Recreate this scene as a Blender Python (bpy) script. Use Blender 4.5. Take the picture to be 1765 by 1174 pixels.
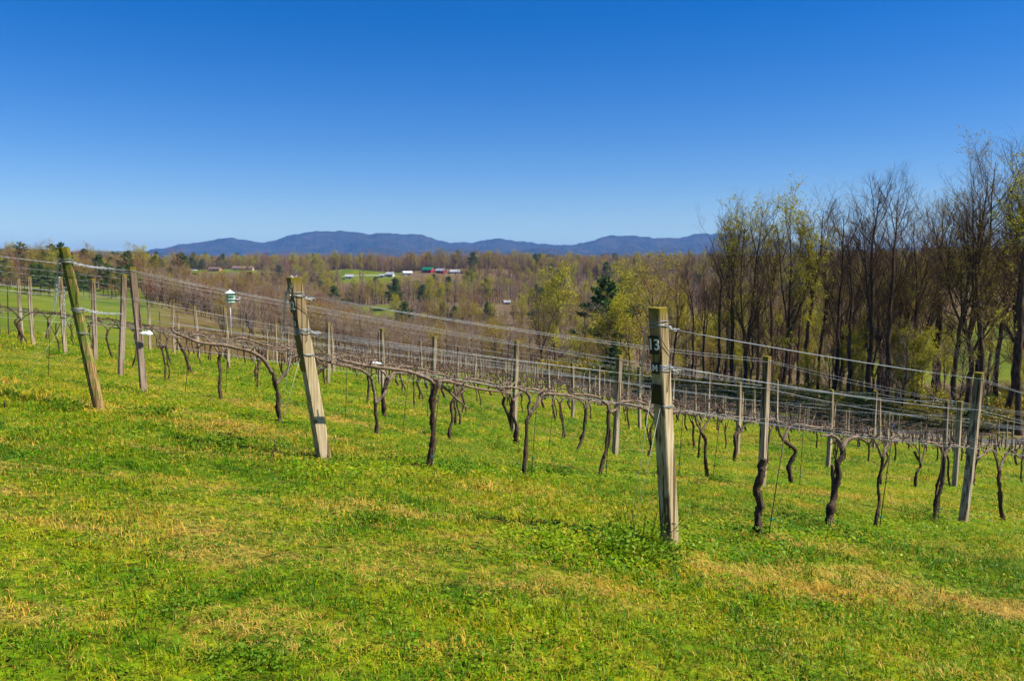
import bpy, math, random
import numpy as np
R = math.radians
sc = bpy.context.scene
for o in list(bpy.data.objects): bpy.data.objects.remove(o)

# ---------------------------------------------------------------- camera, sky, sun, exposure
CAMZ = 1.65
cam_d = bpy.data.cameras.new('camera'); cam = bpy.data.objects.new('camera', cam_d); sc.collection.objects.link(cam)
cam_d.sensor_width = 36.0; cam_d.lens = 36.0*1400/1765; cam_d.clip_start = .05; cam_d.clip_end = 60000
cam.location = (0, 0, CAMZ); cam.rotation_euler = (R(90)-math.atan(117/1400), 0, 0)
sc.camera = cam

SUN_EL, SUN_AZ = 51.0, 101.0            # degrees; azimuth from +Y towards +X
world = bpy.data.worlds.new('World'); sc.world = world; world.use_nodes = True
wn = world.node_tree.nodes; wl = world.node_tree.links; wn.clear()
sky = wn.new('ShaderNodeTexSky'); sky.sky_type = 'NISHITA'; sky.sun_disc = False
sky.sun_elevation = R(SUN_EL); sky.sun_rotation = R(SUN_AZ); sky.altitude = 600; sky.air_density = 1.0; sky.dust_density = 0.3; sky.ozone_density = 3.0
bg = wn.new('ShaderNodeBackground'); bg.inputs['Strength'].default_value = .066
wo = wn.new('ShaderNodeOutputWorld'); hs = wn.new('ShaderNodeHueSaturation'); hs.inputs['Saturation'].default_value = 1.52; hs.inputs['Hue'].default_value = .516; wl.new(sky.outputs[0], hs.inputs['Color']); wl.new(hs.outputs[0], bg.inputs[0]); wl.new(bg.outputs[0], wo.inputs[0])
sun_d = bpy.data.lights.new('sun', 'SUN'); sun_d.energy = 5.0; sun_d.angle = R(.53); sun_d.color = (1, .93, .78)
sun = bpy.data.objects.new('sun', sun_d); sc.collection.objects.link(sun)
sun.rotation_euler = (R(90-SUN_EL), 0, R(180-SUN_AZ))
sun.location = (40, 5, 60)
vs = sc.view_settings; vs.view_transform = 'Standard'; vs.look = 'None'; vs.exposure = 0.95; vs.gamma = 1.0; vs.use_curve_mapping = False
cy = sc.cycles
cy.max_bounces = 4; cy.diffuse_bounces = 2; cy.glossy_bounces = 2; cy.transmission_bounces = 3; cy.volume_bounces = 0; cy.transparent_max_bounces = 8
cy.caustics_reflective = False; cy.caustics_refractive = False
cy.use_light_tree = False; cy.use_adaptive_sampling = True; cy.adaptive_threshold = .024; cy.use_denoising = True; cy.sample_clamp_indirect = 4.0
DV = np.array([0.7828, 0.6222]); NV = np.array([-0.6222, 0.7828])   # along the rows / across the rows
# ---- terrain ---------------------------------------------------------------
_CTRL = np.array([(1.3,6.5,-2.23),(5.75,10.13,-3.17),(-2.02,8.61,-1.99),(3.61,11.54,-3.10),(9.44,17.01,-4.57),(-5.05,9.84,-1.69),
 (1.95,15.15,-3.45),(7.71,19.5,-4.73),(-5.58,12.2,-1.8),(0.03,16.56,-3.32),(5.71,20.31,-4.62),(-7.31,15.06,-1.92),(-1.96,19.73,-3.38),
 (-9.77,18.95,-2.03),(-6.03,25.58,-3.49),(2.06,28.41,-5.11),(-18.56,44.12,-4.1),(-14.6,25.79,-2.21),(0,0,-1.65),(0,3,-1.85),(-3,3,-1.45),(3,3,-2.2),(-3,-4,-1.2),(3,-4,-1.7)])
_FAR = np.array([(38,60,-12.6),(33,66,-13.2),(29,79,-14.4),(18,94,-14.8),(20,40,-8.8),(0,60,-8.6),(-12,60,-7.2)])
def _feat(x, y): return np.stack([np.ones_like(x), x, y, x*x, x*y, y*y], -1)
_P = np.vstack([_CTRL, _FAR]); _W = np.r_[1/(1+_CTRL[:,1].clip(0)/10), np.full(len(_FAR), .25)]; _W[18] = 4
_QC = np.linalg.lstsq(_feat(_P[:,0], _P[:,1])*_W[:,None], _P[:,2]*_W, rcond=None)[0]
_RES = _CTRL[:,2]-_feat(_CTRL[:,0], _CTRL[:,1])@_QC
def _ker(ax, ay, bx, by): return np.exp(-((ax[...,None]-bx)**2+(ay[...,None]-by)**2)/(2*3.4**2))
_RC = np.linalg.solve(_ker(_CTRL[:,0], _CTRL[:,1], _CTRL[:,0], _CTRL[:,1])+np.eye(len(_CTRL))*.12, _RES)
_TA = np.arctan(np.array([-.75,-.63,-.45,-.31,-.13,.01,.19,.37,.51,.63,.8]))
_TR = np.array([30,45,70,95,120,150,190,240,310,400,550,700,780,900,1050,1400,2200,5000,16000.])
_TZ = np.array([   # metres against the camera's height, one line per bearing
 [-1.4,-2.3,-4.5,-6,-7,-7.5,-6.5,-5,-3,-1,4,4.98,11,9.45,10.45,-4,-30,-60,-60],
 [-2.05,-3.05,-5.8,-7.4,-8.2,-8.2,-7.2,-5.5,-4,-2,-5.5,-4.36,2.24,7.6,8.6,-4,-30,-60,-60],
 [-2.95,-4.2,-7.1,-9.8,-11,-11.2,-10.2,-8.6,-7,-6,-14,-12,-0.8,1,2,-4,-30,-60,-60],
 [-3.55,-4.95,-7.6,-10.6,-13,-15,-15.2,-14.5,-12,-10,-21,-14,-0.8,1,2,-4,-30,-60,-60],
 [-4.3,-5.9,-8.6,-11.3,-13.9,-16.2,-21,-25,-26,-22,-21,-14,-0.8,1,2,-4,-30,-60,-60],
 [-4.9,-6.7,-9.5,-12.2,-14.4,-18.5,-23,-27,-28,-24,-21,-14,-0.8,1,2,-4,-30,-60,-60],
 [-5.7,-8,-11.75,-15.4,-17.5,-21,-24,-26,-25,-21,-21,-14,-0.8,1,2,-4,-30,-60,-60],
 [-6.3,-9.2,-13.6,-16,-18.5,-20,-21,-19,-16,-12,-15,-9.4,-0.68,1,2,-4,-30,-60,-60],
 [-6.86,-9.8,-14.1,-16.5,-18,-18.5,-17.5,-14,-9,-4,2,-0.8,1.2,3.2,4.4,-4,-30,-60,-60],
 [-7.2,-10.1,-14.3,-16.5,-17.5,-17,-15,-11,-6,-1,5,0.95,2.95,4.6,5.9,-4,-30,-60,-60],
 [-8.2,-11,-14.6,-16.5,-17.2,-16,-13,-9,-4,1,7,1.55,3.55,4.9,5.9,-4,-30,-60,-60]])
ROAD = [(56.,75.,-14.6),(48.5,70.,-14.6),(42.5,67.5,-14.6),(36.6,72.5,-14.8),(29.5,81.,-15.2),(18.0,96.,-15.4),(6.,111.,-15.3),(0.,121.,-16.2),(0.,134.,-18.2),(8.,150.,-20.5)]
def _catmull(pts, n=14):
    p = np.array(pts); p = np.vstack([2*p[0]-p[1], p, 2*p[-1]-p[-2]]); out = []
    for i in range(1, len(p)-2):
        for s in np.linspace(0, 1, n, endpoint=False):
            a, b, c, d = p[i-1:i+3]
            out.append(.5*((2*b)+(c-a)*s+(2*a-5*b+4*c-d)*s*s+(3*b-a-3*c+d)*s**3))
    out.append(p[-2]); return np.array(out)
ROADP = _catmull(ROAD)
def _table(az, r):
    lr = np.log(np.clip(r, 30, 15999.)); L = np.log(_TR)
    i = np.clip(np.searchsorted(L, lr)-1, 0, len(L)-2); f = (lr-L[i])/(L[i+1]-L[i]); f = np.clip(f, 0, 1); 
    a = np.clip(az, _TA[0], _TA[-1]); j = np.clip(np.searchsorted(_TA, a)-1, 0, len(_TA)-2); g = (a-_TA[j])/(_TA[j+1]-_TA[j])
    g = g*g*(3-2*g)*.5+g*.5
    z = (_TZ[j,i]*(1-f)+_TZ[j,i+1]*f)*(1-g)+(_TZ[j+1,i]*(1-f)+_TZ[j+1,i+1]*f)*g
    return z
def _ss(a, b, x): t = np.clip((x-a)/(b-a), 0, 1); return t*t*(3-2*t)
def _wav(x, y, s, seed):
    r = np.random.RandomState(seed); o = 0*x
    for k in range(7):
        th = r.rand()*6.283; f = s*(.6+1.2*r.rand()); o = o+np.sin(f*(x*math.cos(th)+y*math.sin(th))+r.rand()*6.283)
    return o/7**.5
def ground(x, y):
    x = np.asarray(x, float); y = np.asarray(y, float); r = np.hypot(x, y); az = np.arctan2(x, y)
    k = 60/np.maximum(r, 60)
    q = _feat(x*k, y*k)@_QC+_ker(x, y, _CTRL[:,0], _CTRL[:,1])@_RC
    b = _ss(2.0, 2.9, np.abs(az)); t = _table(az, r*np.cos(np.clip(az, -.69, .69)))*(1-b)+(-6)*b
    w = _ss(28, 48, r)
    z = q*(1-w)+t*w
    z = z+_wav(x, y, .05, 3)*np.clip((r-120)/200, 0, 1)*1.5
    z = z+(2.2*_wav(x, y, .022, 71)+1.6*_wav(x, y, .045, 72))*np.clip((r-260)/150, 0, 1)*np.clip((1150-r)/300, 0, 1)
    # bench cut for the road
    m = (r > 50) & (r < 430) & (y > 40)
    if np.any(m):
        xm, ym = x[m], y[m]; best = np.full(xm.shape, 1e9); zr = np.zeros(xm.shape)
        for p in ROADP[::3]:
            d = (xm-p[0])**2+(ym-p[1])**2; c = d < best; best[c] = d[c]; zr[c] = p[2]
        d = np.sqrt(best); w = 1-_ss(4.5, 14, d); zm = z[m]; zm = zm*(1-w)+(zr-.15)*w; z = z.copy() if z.ndim else z; z[m] = zm
    return z+CAMZ+.012*_wav(x, y, 2.6, 5)*np.exp(-r/40)+.02*_wav(x, y, .9, 6)*np.exp(-r/60)
def gz(x, y): return float(ground(np.array([x]), np.array([y]))[0])

# ---------------------------------------------------------------- helpers
COL = sc.collection
def tag(o, label=None, cat=None, group=None, kind=None):
    if label: o['label'] = label
    if cat: o['category'] = cat
    if group: o['group'] = group
    if kind: o['kind'] = kind
    return o
def link(name, data, parent=None, loc=(0,0,0), rot=(0,0,0), scale=(1,1,1)):
    o = bpy.data.objects.new(name, data); COL.objects.link(o)
    if parent is not None: o.parent = parent
    o.location = loc; o.rotation_euler = rot; o.scale = scale
    return o
def mesh(name, V, faces, mats=(), midx=None, smooth=True):
    """faces: list of integer arrays, each (n, k)."""
    me = bpy.data.meshes.new(name); V = np.asarray(V, np.float32)
    faces = [np.asarray(f, np.int32) for f in faces if len(f)]
    nl = sum(f.size for f in faces); nf = sum(len(f) for f in faces)
    me.vertices.add(len(V)); me.vertices.foreach_set('co', V.ravel())
    me.loops.add(nl); me.loops.foreach_set('vertex_index', np.concatenate([f.ravel() for f in faces]))
    me.polygons.add(nf)
    tot = np.concatenate([np.full(len(f), f.shape[1], np.int32) for f in faces])
    st = np.concatenate([[0], np.cumsum(tot)[:-1]]).astype(np.int32)
    me.polygons.foreach_set('loop_start', st); me.polygons.foreach_set('loop_total', tot)
    me.polygons.foreach_set('use_smooth', np.full(nf, smooth))
    if midx is not None: me.polygons.foreach_set('material_index', np.asarray(midx, np.int32))
    for m in mats: me.materials.append(m)
    me.update(calc_edges=True); return me
class MB:
    """collects pieces that end up as ONE mesh"""
    def __init__(s): s.V = []; s.F = {}; s.n = 0; s.M = {}
    def add(s, V, F, mi=0):
        V = np.asarray(V, float); F = np.asarray(F, int)
        s.V.append(V); s.F.setdefault(F.shape[1], []).append(F+s.n); s.M.setdefault(F.shape[1], []).append(np.full(len(F), mi)); s.n += len(V); return s
    def box(s, c, d, rz=0, mi=0, M=None):
        q = np.array([(x,y,z) for z in (-.5,.5) for y in (-.5,.5) for x in (-.5,.5)])*np.array(d)
        if rz: q = q@np.array([[math.cos(rz),math.sin(rz),0],[-math.sin(rz),math.cos(rz),0],[0,0,1]])
        if M is not None: q = q@np.asarray(M).T
        return s.add(q+np.array(c), [(0,2,3,1),(4,5,7,6),(0,1,5,4),(2,6,7,3),(0,4,6,2),(1,3,7,5)], mi)
    def tube(s, P, r, k=6, cap=True, mi=0):
        V, Fq, Ft = tube(P, r, k, cap); s.add(V, Fq, mi)
        if cap:
            s.F.setdefault(k, []).append(np.asarray(Ft)+s.n-len(V)); s.M.setdefault(k, []).append(np.full(len(Ft), mi))
        return s
    def mesh(s, name, mats, smooth=False):
        fs = [np.concatenate(v) for v in s.F.values()]; mi = np.concatenate([np.concatenate(v) for v in s.M.values()])
        return mesh(name, np.concatenate(s.V), fs, mats, mi, smooth)
def tube(P, r, k=6, cap=True):
    P = np.asarray(P, float); n = len(P); r = np.broadcast_to(np.asarray(r, float), (n,))
    T = np.gradient(P, axis=0); T /= np.linalg.norm(T, axis=1)[:,None]+1e-12
    ref = np.array([.31,.17,.93]) if abs(T[0]@np.array([.31,.17,.93])) < .9 else np.array([.9,.3,.1])
    A = np.cross(T, ref); A /= np.linalg.norm(A, axis=1)[:,None]+1e-12; B = np.cross(T, A)
    th = np.arange(k)*2*math.pi/k
    V = P[:,None]+(A[:,None]*np.cos(th)[None,:,None]+B[:,None]*np.sin(th)[None,:,None])*r[:,None,None]
    V = V.reshape(-1, 3); i = np.arange(n-1)[:,None]*k; j = np.arange(k)[None]
    F = np.stack([i+j, i+(j+1)%k, i+k+(j+1)%k, i+k+j], -1).reshape(-1, 4)
    return V, F, [list(range(k))[::-1], list(range((n-1)*k, n*k))]
def tubes(P, Rr, k):
    """P (M,n,3), Rr (M,n) -> one vertex/face block"""
    M, n, _ = P.shape; T = np.gradient(P, axis=1); T /= np.linalg.norm(T, axis=2)[...,None]+1e-12
    ref = np.where(np.abs(T[:,:1,2:3]) > .8, np.array([1.,.2,0]), np.array([.1,.2,1.]))
    A = np.cross(T, np.broadcast_to(ref, T.shape)); A /= np.linalg.norm(A, axis=2)[...,None]+1e-12; B = np.cross(T, A)
    th = np.arange(k)*2*math.pi/k
    V = P[:,:,None]+(A[:,:,None]*np.cos(th)[:,None]+B[:,:,None]*np.sin(th)[:,None])*Rr[:,:,None,None]
    b = (np.arange(M)*n*k)[:,None,None]; i = (np.arange(n-1)*k)[None,:,None]; j = np.arange(k)[None,None]
    F = np.stack([b+i+j, b+i+(j+1)%k, b+i+k+(j+1)%k, b+i+k+j], -1).reshape(-1, 4)
    return V.reshape(-1, 3), F
def smooth_poly(P, n=4):
    return _catmull(P, n)

# ---------------------------------------------------------------- materials
def mat(name): m = bpy.data.materials.new(name); m.use_nodes = True; nt = m.node_tree; return m, nt, nt.nodes['Principled BSDF']
def nd(nt, typ, **kw):
    n = nt.nodes.new(typ)
    for k, v in kw.items():
        if k in n.inputs: n.inputs[k].default_value = v
        else: setattr(n, k, v)
    return n
def ramp(nt, fac, stops):
    n = nt.nodes.new('ShaderNodeValToRGB'); e = n.color_ramp.elements
    while len(e) < len(stops): e.new(.5)
    for x, (p, c) in zip(e, stops): x.position = p; x.color = (*c, 1) if len(c) == 3 else c
    nt.links.new(fac, n.inputs[0]); return n.outputs[0]
def mixc(nt, fac, a, b, mode='MIX'):
    n = nt.nodes.new('ShaderNodeMix'); n.data_type = 'RGBA'; n.blend_type = mode
    for s, v in ((n.inputs[0], fac), (n.inputs[6], a), (n.inputs[7], b)):
        if hasattr(v, 'node'): nt.links.new(v, s)
        elif isinstance(v, (int, float)): s.default_value = v
        else: s.default_value = (*v, 1)
    return n.outputs[2]
def noise(nt, vec, scale, detail=3, rough=.55):
    n = nd(nt, 'ShaderNodeTexNoise'); n.inputs['Scale'].default_value = scale; n.inputs['Detail'].default_value = detail; n.inputs['Roughness'].default_value = rough
    if vec is not None: nt.links.new(vec, n.inputs['Vector'])
    return n.outputs['Fac']
def mapping(nt, vec, scale=(1,1,1), rot=(0,0,0), loc=(0,0,0)):
    n = nt.nodes.new('ShaderNodeMapping'); n.inputs['Scale'].default_value = scale; n.inputs['Rotation'].default_value = rot; n.inputs['Location'].default_value = loc
    nt.links.new(vec, n.inputs['Vector']); return n.outputs[0]
def bump(nt, bsdf, h, strength=.4, dist=.02):
    b = nd(nt, 'ShaderNodeBump'); b.inputs['Strength'].default_value = strength; b.inputs['Distance'].default_value = dist
    nt.links.new(h, b.inputs['Height']); nt.links.new(b.outputs[0], bsdf.inputs['Normal'])
def math_(nt, op, a, b=None):
    n = nt.nodes.new('ShaderNodeMath'); n.operation = op
    for s, v in zip(n.inputs, (a, b)):
        if v is None: continue
        if hasattr(v, 'node'): nt.links.new(v, s)
        else: s.default_value = v
    return n.outputs[0]
def pos(nt): return nt.nodes.new('ShaderNodeNewGeometry').outputs['Position']
def objc(nt): return nt.nodes.new('ShaderNodeTexCoord').outputs['Object']
def rnd(nt): return nt.nodes.new('ShaderNodeObjectInfo').outputs['Random']
ROWROT = -math.atan2(DV[1], DV[0])

def simple(name, c, rough=.7, metal=0, var=.25, scale=8., spec=.3):
    m, nt, b = mat(name); f = noise(nt, objc(nt), scale, 4)
    col = mixc(nt, f, tuple(x*(1-var) for x in c), tuple(min(1, x*(1+var)) for x in c))
    nt.links.new(col, b.inputs['Base Color']); b.inputs['Roughness'].default_value = rough; b.inputs['Metallic'].default_value = metal; b.inputs['Specular IOR Level'].default_value = spec
    return m

# colours of the sward: shared by the soil sheet and by the blades, so that dry patches line up
def sward(nt, p):
    st = mapping(nt, p, (.5, 1.7, 1), (0, 0, ROWROT))
    st2 = mapping(nt, p, (.09, 1.25, 1), (0, 0, ROWROT), (3, 7, 0))
    dry1 = noise(nt, st, 1.1, 4, .6); dry2 = noise(nt, st2, 1.0, 3, .6); big = noise(nt, p, .22, 3)
    dry = math_(nt, 'ADD', math_(nt, 'MULTIPLY', dry1, .5), math_(nt, 'MULTIPLY', dry2, .5))
    return dry, big
def m_ground():
    m, nt, b = mat('turf soil'); p = pos(nt); dry, big = sward(nt, p)
    fine = noise(nt, p, 14, 4, .7); mid = noise(nt, p, 2.2, 4, .65)
    g = ramp(nt, math_(nt, 'ADD', math_(nt, 'MULTIPLY', big, .5), math_(nt, 'MULTIPLY', mid, .5)), [(.36, (.05,.12,.001)), (.50, (.14,.21,.002)), (.64, (.27,.255,.003))])
    d = ramp(nt, fine, [(.3, (.22,.14,.03)), (.7, (.42,.29,.075))])
    msk = ramp(nt, dry, [(.52, (0,0,0)), (.63, (1,1,1))])
    c = mixc(nt, msk, g, d)
    dk = ramp(nt, fine, [(.36, (.20,.17,.14)), (.62, (1,1,1))])  # shade in the gaps between blades, painted into the soil colour
    c = mixc(nt, 1.0, c, dk, 'MULTIPLY')
    # leaf litter under the woods, pasture and rough ground beyond the road
    sep = nt.nodes.new('ShaderNodeSeparateXYZ'); nt.links.new(p, sep.inputs[0])
    at = nt.nodes.new('ShaderNodeAttribute'); at.attribute_name = 'cover'; sepc = nt.nodes.new('ShaderNodeSeparateColor'); nt.links.new(at.outputs['Color'], sepc.inputs[0])
    litter = ramp(nt, noise(nt, p, .35, 5, .7), [(.35, (.08,.05,.03)), (.52, (.14,.095,.05)), (.68, (.12,.12,.025))])
    past = ramp(nt, noise(nt, p, .06, 5, .65), [(.35, (.06,.10,.003)), (.55, (.11,.14,.005)), (.72, (.17,.15,.02))])
    rough_ = ramp(nt, noise(nt, p, .12, 5, .7), [(.35, (.08,.045,.018)), (.55, (.12,.085,.022)), (.7, (.09,.095,.010))])
    c = mixc(nt, sepc.outputs[0], c, litter); c = mixc(nt, sepc.outputs[1], c, past); c = mixc(nt, sepc.outputs[2], c, rough_)
    nt.links.new(c, b.inputs['Base Color']); b.inputs['Roughness'].default_value = .9; b.inputs['Specular IOR Level'].default_value = .1
    bump(nt, b, math_(nt, 'ADD', math_(nt, 'MULTIPLY', mid, .6), math_(nt, 'MULTIPLY', fine, .5)), .9, .06); return m
def m_blade(name, cols, straw, dry_lo, dry_hi, trans=.25):
    m, nt, b = mat(name); p = pos(nt); dry, big = sward(nt, p); r = rnd(nt)
    t = math_(nt, 'ADD', math_(nt, 'MULTIPLY', math_(nt, 'ADD', math_(nt, 'MULTIPLY', big, .6), math_(nt, 'MULTIPLY', noise(nt, p, 1.1, 3, .6), .4)), .85), math_(nt, 'MULTIPLY', r, .28))
    g = ramp(nt, t, [(.42, cols[0]), (.56, cols[1]), (.70, cols[2])])
    dr = math_(nt, 'ADD', dry, math_(nt, 'MULTIPLY', math_(nt, 'SUBTRACT', r, .5), .22))
    msk = ramp(nt, dr, [(dry_lo, (0,0,0)), (dry_hi, (1,1,1))])
    c = mixc(nt, msk, g, straw)
    nt.links.new(c, b.inputs['Base Color']); b.inputs['Roughness'].default_value = .45; b.inputs['Specular IOR Level'].default_value = .12
    tr = nd(nt, 'ShaderNodeBsdfTranslucent'); nt.links.new(c, tr.inputs['Color']); mx = nt.nodes.new('ShaderNodeMixShader'); mx.inputs[0].default_value = trans
    nt.links.new(b.outputs[0], mx.inputs[1]); nt.links.new(tr.outputs[0], mx.inputs[2]); nt.links.new(mx.outputs[0], nt.nodes['Material Output'].inputs['Surface']); return m
def m_leaf(name, c0, c1, trans=.3):
    m, nt, b = mat(name); f = noise(nt, pos(nt), .9, 3); r = rnd(nt)
    c = mixc(nt, math_(nt, 'ADD', math_(nt, 'MULTIPLY', f, .7), math_(nt, 'MULTIPLY', r, .3)), c0, c1)
    nt.links.new(c, b.inputs['Base Color']); b.inputs['Roughness'].default_value = .6; b.inputs['Specular IOR Level'].default_value = .2
    tr = nd(nt, 'ShaderNodeBsdfTranslucent'); nt.links.new(c, tr.inputs['Color']); mx = nt.nodes.new('ShaderNodeMixShader'); mx.inputs[0].default_value = trans
    nt.links.new(b.outputs[0], mx.inputs[1]); nt.links.new(tr.outputs[0], mx.inputs[2]); nt.links.new(mx.outputs[0], nt.nodes['Material Output'].inputs['Surface']); return m
def m_wood(name, c0, c1, c2, lichen=(.24,.19,.02), cap=.955, moss=0.0, mosscol=(.13,.17,.03)):
    """sawn, weathered post; Generated z runs up the post"""
    m, nt, b = mat(name); tc = nt.nodes.new('ShaderNodeTexCoord'); o = tc.outputs['Object']; gen = tc.outputs['Generated']
    info = nt.nodes.new('ShaderNodeObjectInfo'); off = nt.nodes.new('ShaderNodeVectorMath'); off.operation = 'SCALE'; nt.links.new(info.outputs['Location'], off.inputs[0]); off.inputs[3].default_value = 1.7
    ad = nt.nodes.new('ShaderNodeVectorMath'); nt.links.new(o, ad.inputs[0]); nt.links.new(off.outputs[0], ad.inputs[1]); v = ad.outputs[0]
    grain = noise(nt, mapping(nt, v, (1, 1, .045)), 55, 5, .65); blot = noise(nt, mapping(nt, v, (1, 1, .25)), 6, 4, .6)
    wv = nd(nt, 'ShaderNodeTexWave'); wv.inputs['Scale'].default_value = 9; wv.inputs['Distortion'].default_value = 5; wv.inputs['Detail'].default_value = 3; nt.links.new(mapping(nt, v, (1, 1, .06)), wv.inputs['Vector'])
    t = math_(nt, 'ADD', math_(nt, 'MULTIPLY', grain, .6), math_(nt, 'MULTIPLY', blot, .4))
    c = ramp(nt, t, [(.32, c0), (.5, c1), (.66, c2)])
    c = mixc(nt, .2, c, mixc(nt, wv.outputs['Fac'], tuple(x*.55 for x in c1), c2))
    crack = ramp(nt, noise(nt, mapping(nt, v, (1, 1, .02)), 42, 2, .5), [(.55, (1,1,1)), (.585, (.2,.16,.12))]); c = mixc(nt, .9, c, crack, 'MULTIPLY')
    # knots
    vo = nd(nt, 'ShaderNodeTexVoronoi'); vo.inputs['Scale'].default_value = 3.4; nt.links.new(mapping(nt, v, (1, 1, .8)), vo.inputs['Vector'])
    kn = ramp(nt, vo.outputs['Distance'], [(.05, (1,1,1)), (.09, (0,0,0))]); c = mixc(nt, kn, c, tuple(x*.45 for x in c0))
    sep = nt.nodes.new('ShaderNodeSeparateXYZ'); nt.links.new(gen, sep.inputs[0])
    if moss:
        mm = ramp(nt, math_(nt, 'ADD', noise(nt, v, 9, 4, .6), math_(nt, 'MULTIPLY', sep.outputs['Z'], .25)), [(.60-moss*.3, (0,0,0)), (.78-moss*.2, (1,1,1))]); c = mixc(nt, mm, c, mosscol)
    lz = math_(nt, 'ADD', sep.outputs['Z'], math_(nt, 'MULTIPLY', math_(nt, 'SUBTRACT', noise(nt, mapping(nt, v, (1,1,.3)), 28, 3, .6), .5), .11))
    c = mixc(nt, 1.0, c, ramp(nt, lz, [(.55, (1,1,1)), (.93, (.58,.53,.45))]), 'MULTIPLY')
    lm = ramp(nt, lz, [(cap, (0,0,0)), (cap+.035, (1,1,1))]); c = mixc(nt, lm, c, mixc(nt, blot, tuple(x*.35 for x in lichen), lichen))
    lowm = ramp(nt, lz, [(.10, (1,1,1)), (.28, (0,0,0))]); c = mixc(nt, math_(nt, 'MULTIPLY', lowm, .45), c, (.26,.17,.09))
    nt.links.new(c, b.inputs['Base Color']); b.inputs['Roughness'].default_value = .85; b.inputs['Specular IOR Level'].default_value = .15
    bump(nt, b, math_(nt, 'SUBTRACT', grain, math_(nt, 'MULTIPLY', kn, .4)), .8, .006); return m
def m_bark(name, c0, c1, scale=22., zs=.22, bs=.8, bd=.012, usepos=False):
    m, nt, b = mat(name); v = mapping(nt, pos(nt) if usepos else objc(nt), (1, 1, zs)); f = noise(nt, v, scale, 4, .65); g = noise(nt, v, scale*.2, 2)
    c = ramp(nt, math_(nt, 'ADD', math_(nt, 'MULTIPLY', f, .7), math_(nt, 'MULTIPLY', g, .3)), [(.36, c0), (.64, c1)])
    r = rnd(nt); c = mixc(nt, math_(nt, 'MULTIPLY', r, .25), c, (.3, .25, .2), 'SOFT_LIGHT')
    nt.links.new(c, b.inputs['Base Color']); b.inputs['Roughness'].default_value = .9; b.inputs['Specular IOR Level'].default_value = .12
    bump(nt, b, f, bs, bd); return m

M_GROUND = m_ground()
M_BLADE = m_blade('grass blade', [(.025,.11,.001), (.11,.24,.001), (.34,.32,.002)], (.60,.36,.045), .55, .68)
M_STRAW = m_blade('dead grass', [(.40,.26,.03), (.50,.31,.04), (.54,.27,.03)], (.60,.40,.10), .45, .6, .2)
M_CLOVER = m_blade('low broad leaves', [(.05,.16,.001), (.15,.27,.002), (.26,.33,.003)], (.36,.30,.01), .55, .75, .25)
M_POST = m_wood('weathered post', (.20,.155,.10), (.36,.285,.19), (.58,.49,.37))
M_POSTR = m_wood('reddish weathered post', (.16,.105,.075), (.30,.22,.17), (.43,.36,.30))
M_END = m_wood('sawn end post', (.24,.17,.08), (.42,.325,.18), (.68,.58,.42), cap=.955)
M_ROUND = m_wood('round mossy post', (.18,.10,.035), (.33,.205,.075), (.44,.33,.17), cap=.955, moss=.22)
M_STEEL = simple('rusty steel post', (.06,.035,.028), .6, .3)
M_WIRE = simple('galvanised wire', (.30,.32,.34), .5, .5, .12, 30)
M_CHAIN = simple('bright chain', (.55,.57,.59), .4, .7, .15, 40)
M_VINE = m_bark('vine bark', (.012,.008,.006), (.15,.10,.07), 75, .10, 1.0, .02)
M_CORD = m_bark('cordon bark', (.06,.04,.028), (.28,.21,.16), 50, .6, .8, .006)  # lighter than the trunk bark: sunlit tone put into the colour
M_STAKE = simple('training rod', (.09,.055,.04), .6, .3)
M_TIE = simple('green plastic tie', (.01,.22,.15), .4)
M_PLATE = simple('black plate', (.012,.012,.013), .35)
M_WHITE = simple('white paint', (.80,.80,.80), .5, 0, .08)
M_PLASTIC = simple('white plastic film', (.78,.82,.86), .25, 0, .06, 8, .6)
M_ASPHALT = simple('asphalt', (.075,.073,.072), .85, 0, .3, 2)
M_LINE = simple('yellow road paint', (.62,.42,.05), .7)
M_BARK = m_bark('forest bark', (.018,.011,.007), (.12,.078,.048), 6, .2, .9, .04)
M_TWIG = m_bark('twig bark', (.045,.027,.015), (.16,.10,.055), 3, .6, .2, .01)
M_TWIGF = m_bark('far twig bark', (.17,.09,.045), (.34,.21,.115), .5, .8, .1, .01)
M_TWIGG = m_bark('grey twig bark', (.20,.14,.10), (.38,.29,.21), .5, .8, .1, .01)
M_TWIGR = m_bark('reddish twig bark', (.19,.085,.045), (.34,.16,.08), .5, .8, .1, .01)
M_BUD = m_leaf('new leaves', (.28,.27,.010), (.46,.42,.02))
M_BUD2 = m_leaf('olive new leaves', (.20,.16,.015), (.36,.28,.025))
M_PINE = m_leaf('pine needles', (.018,.05,.010), (.06,.12,.018), .12)
M_CEDAR = m_leaf('cedar foliage', (.03,.075,.012), (.10,.145,.02), .12)
M_SHRUB = m_leaf('shrub leaves', (.035,.07,.008), (.12,.17,.014), .25)
M_WEED = m_leaf('weed leaves', (.05,.14,.002), (.16,.27,.005), .3)

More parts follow.
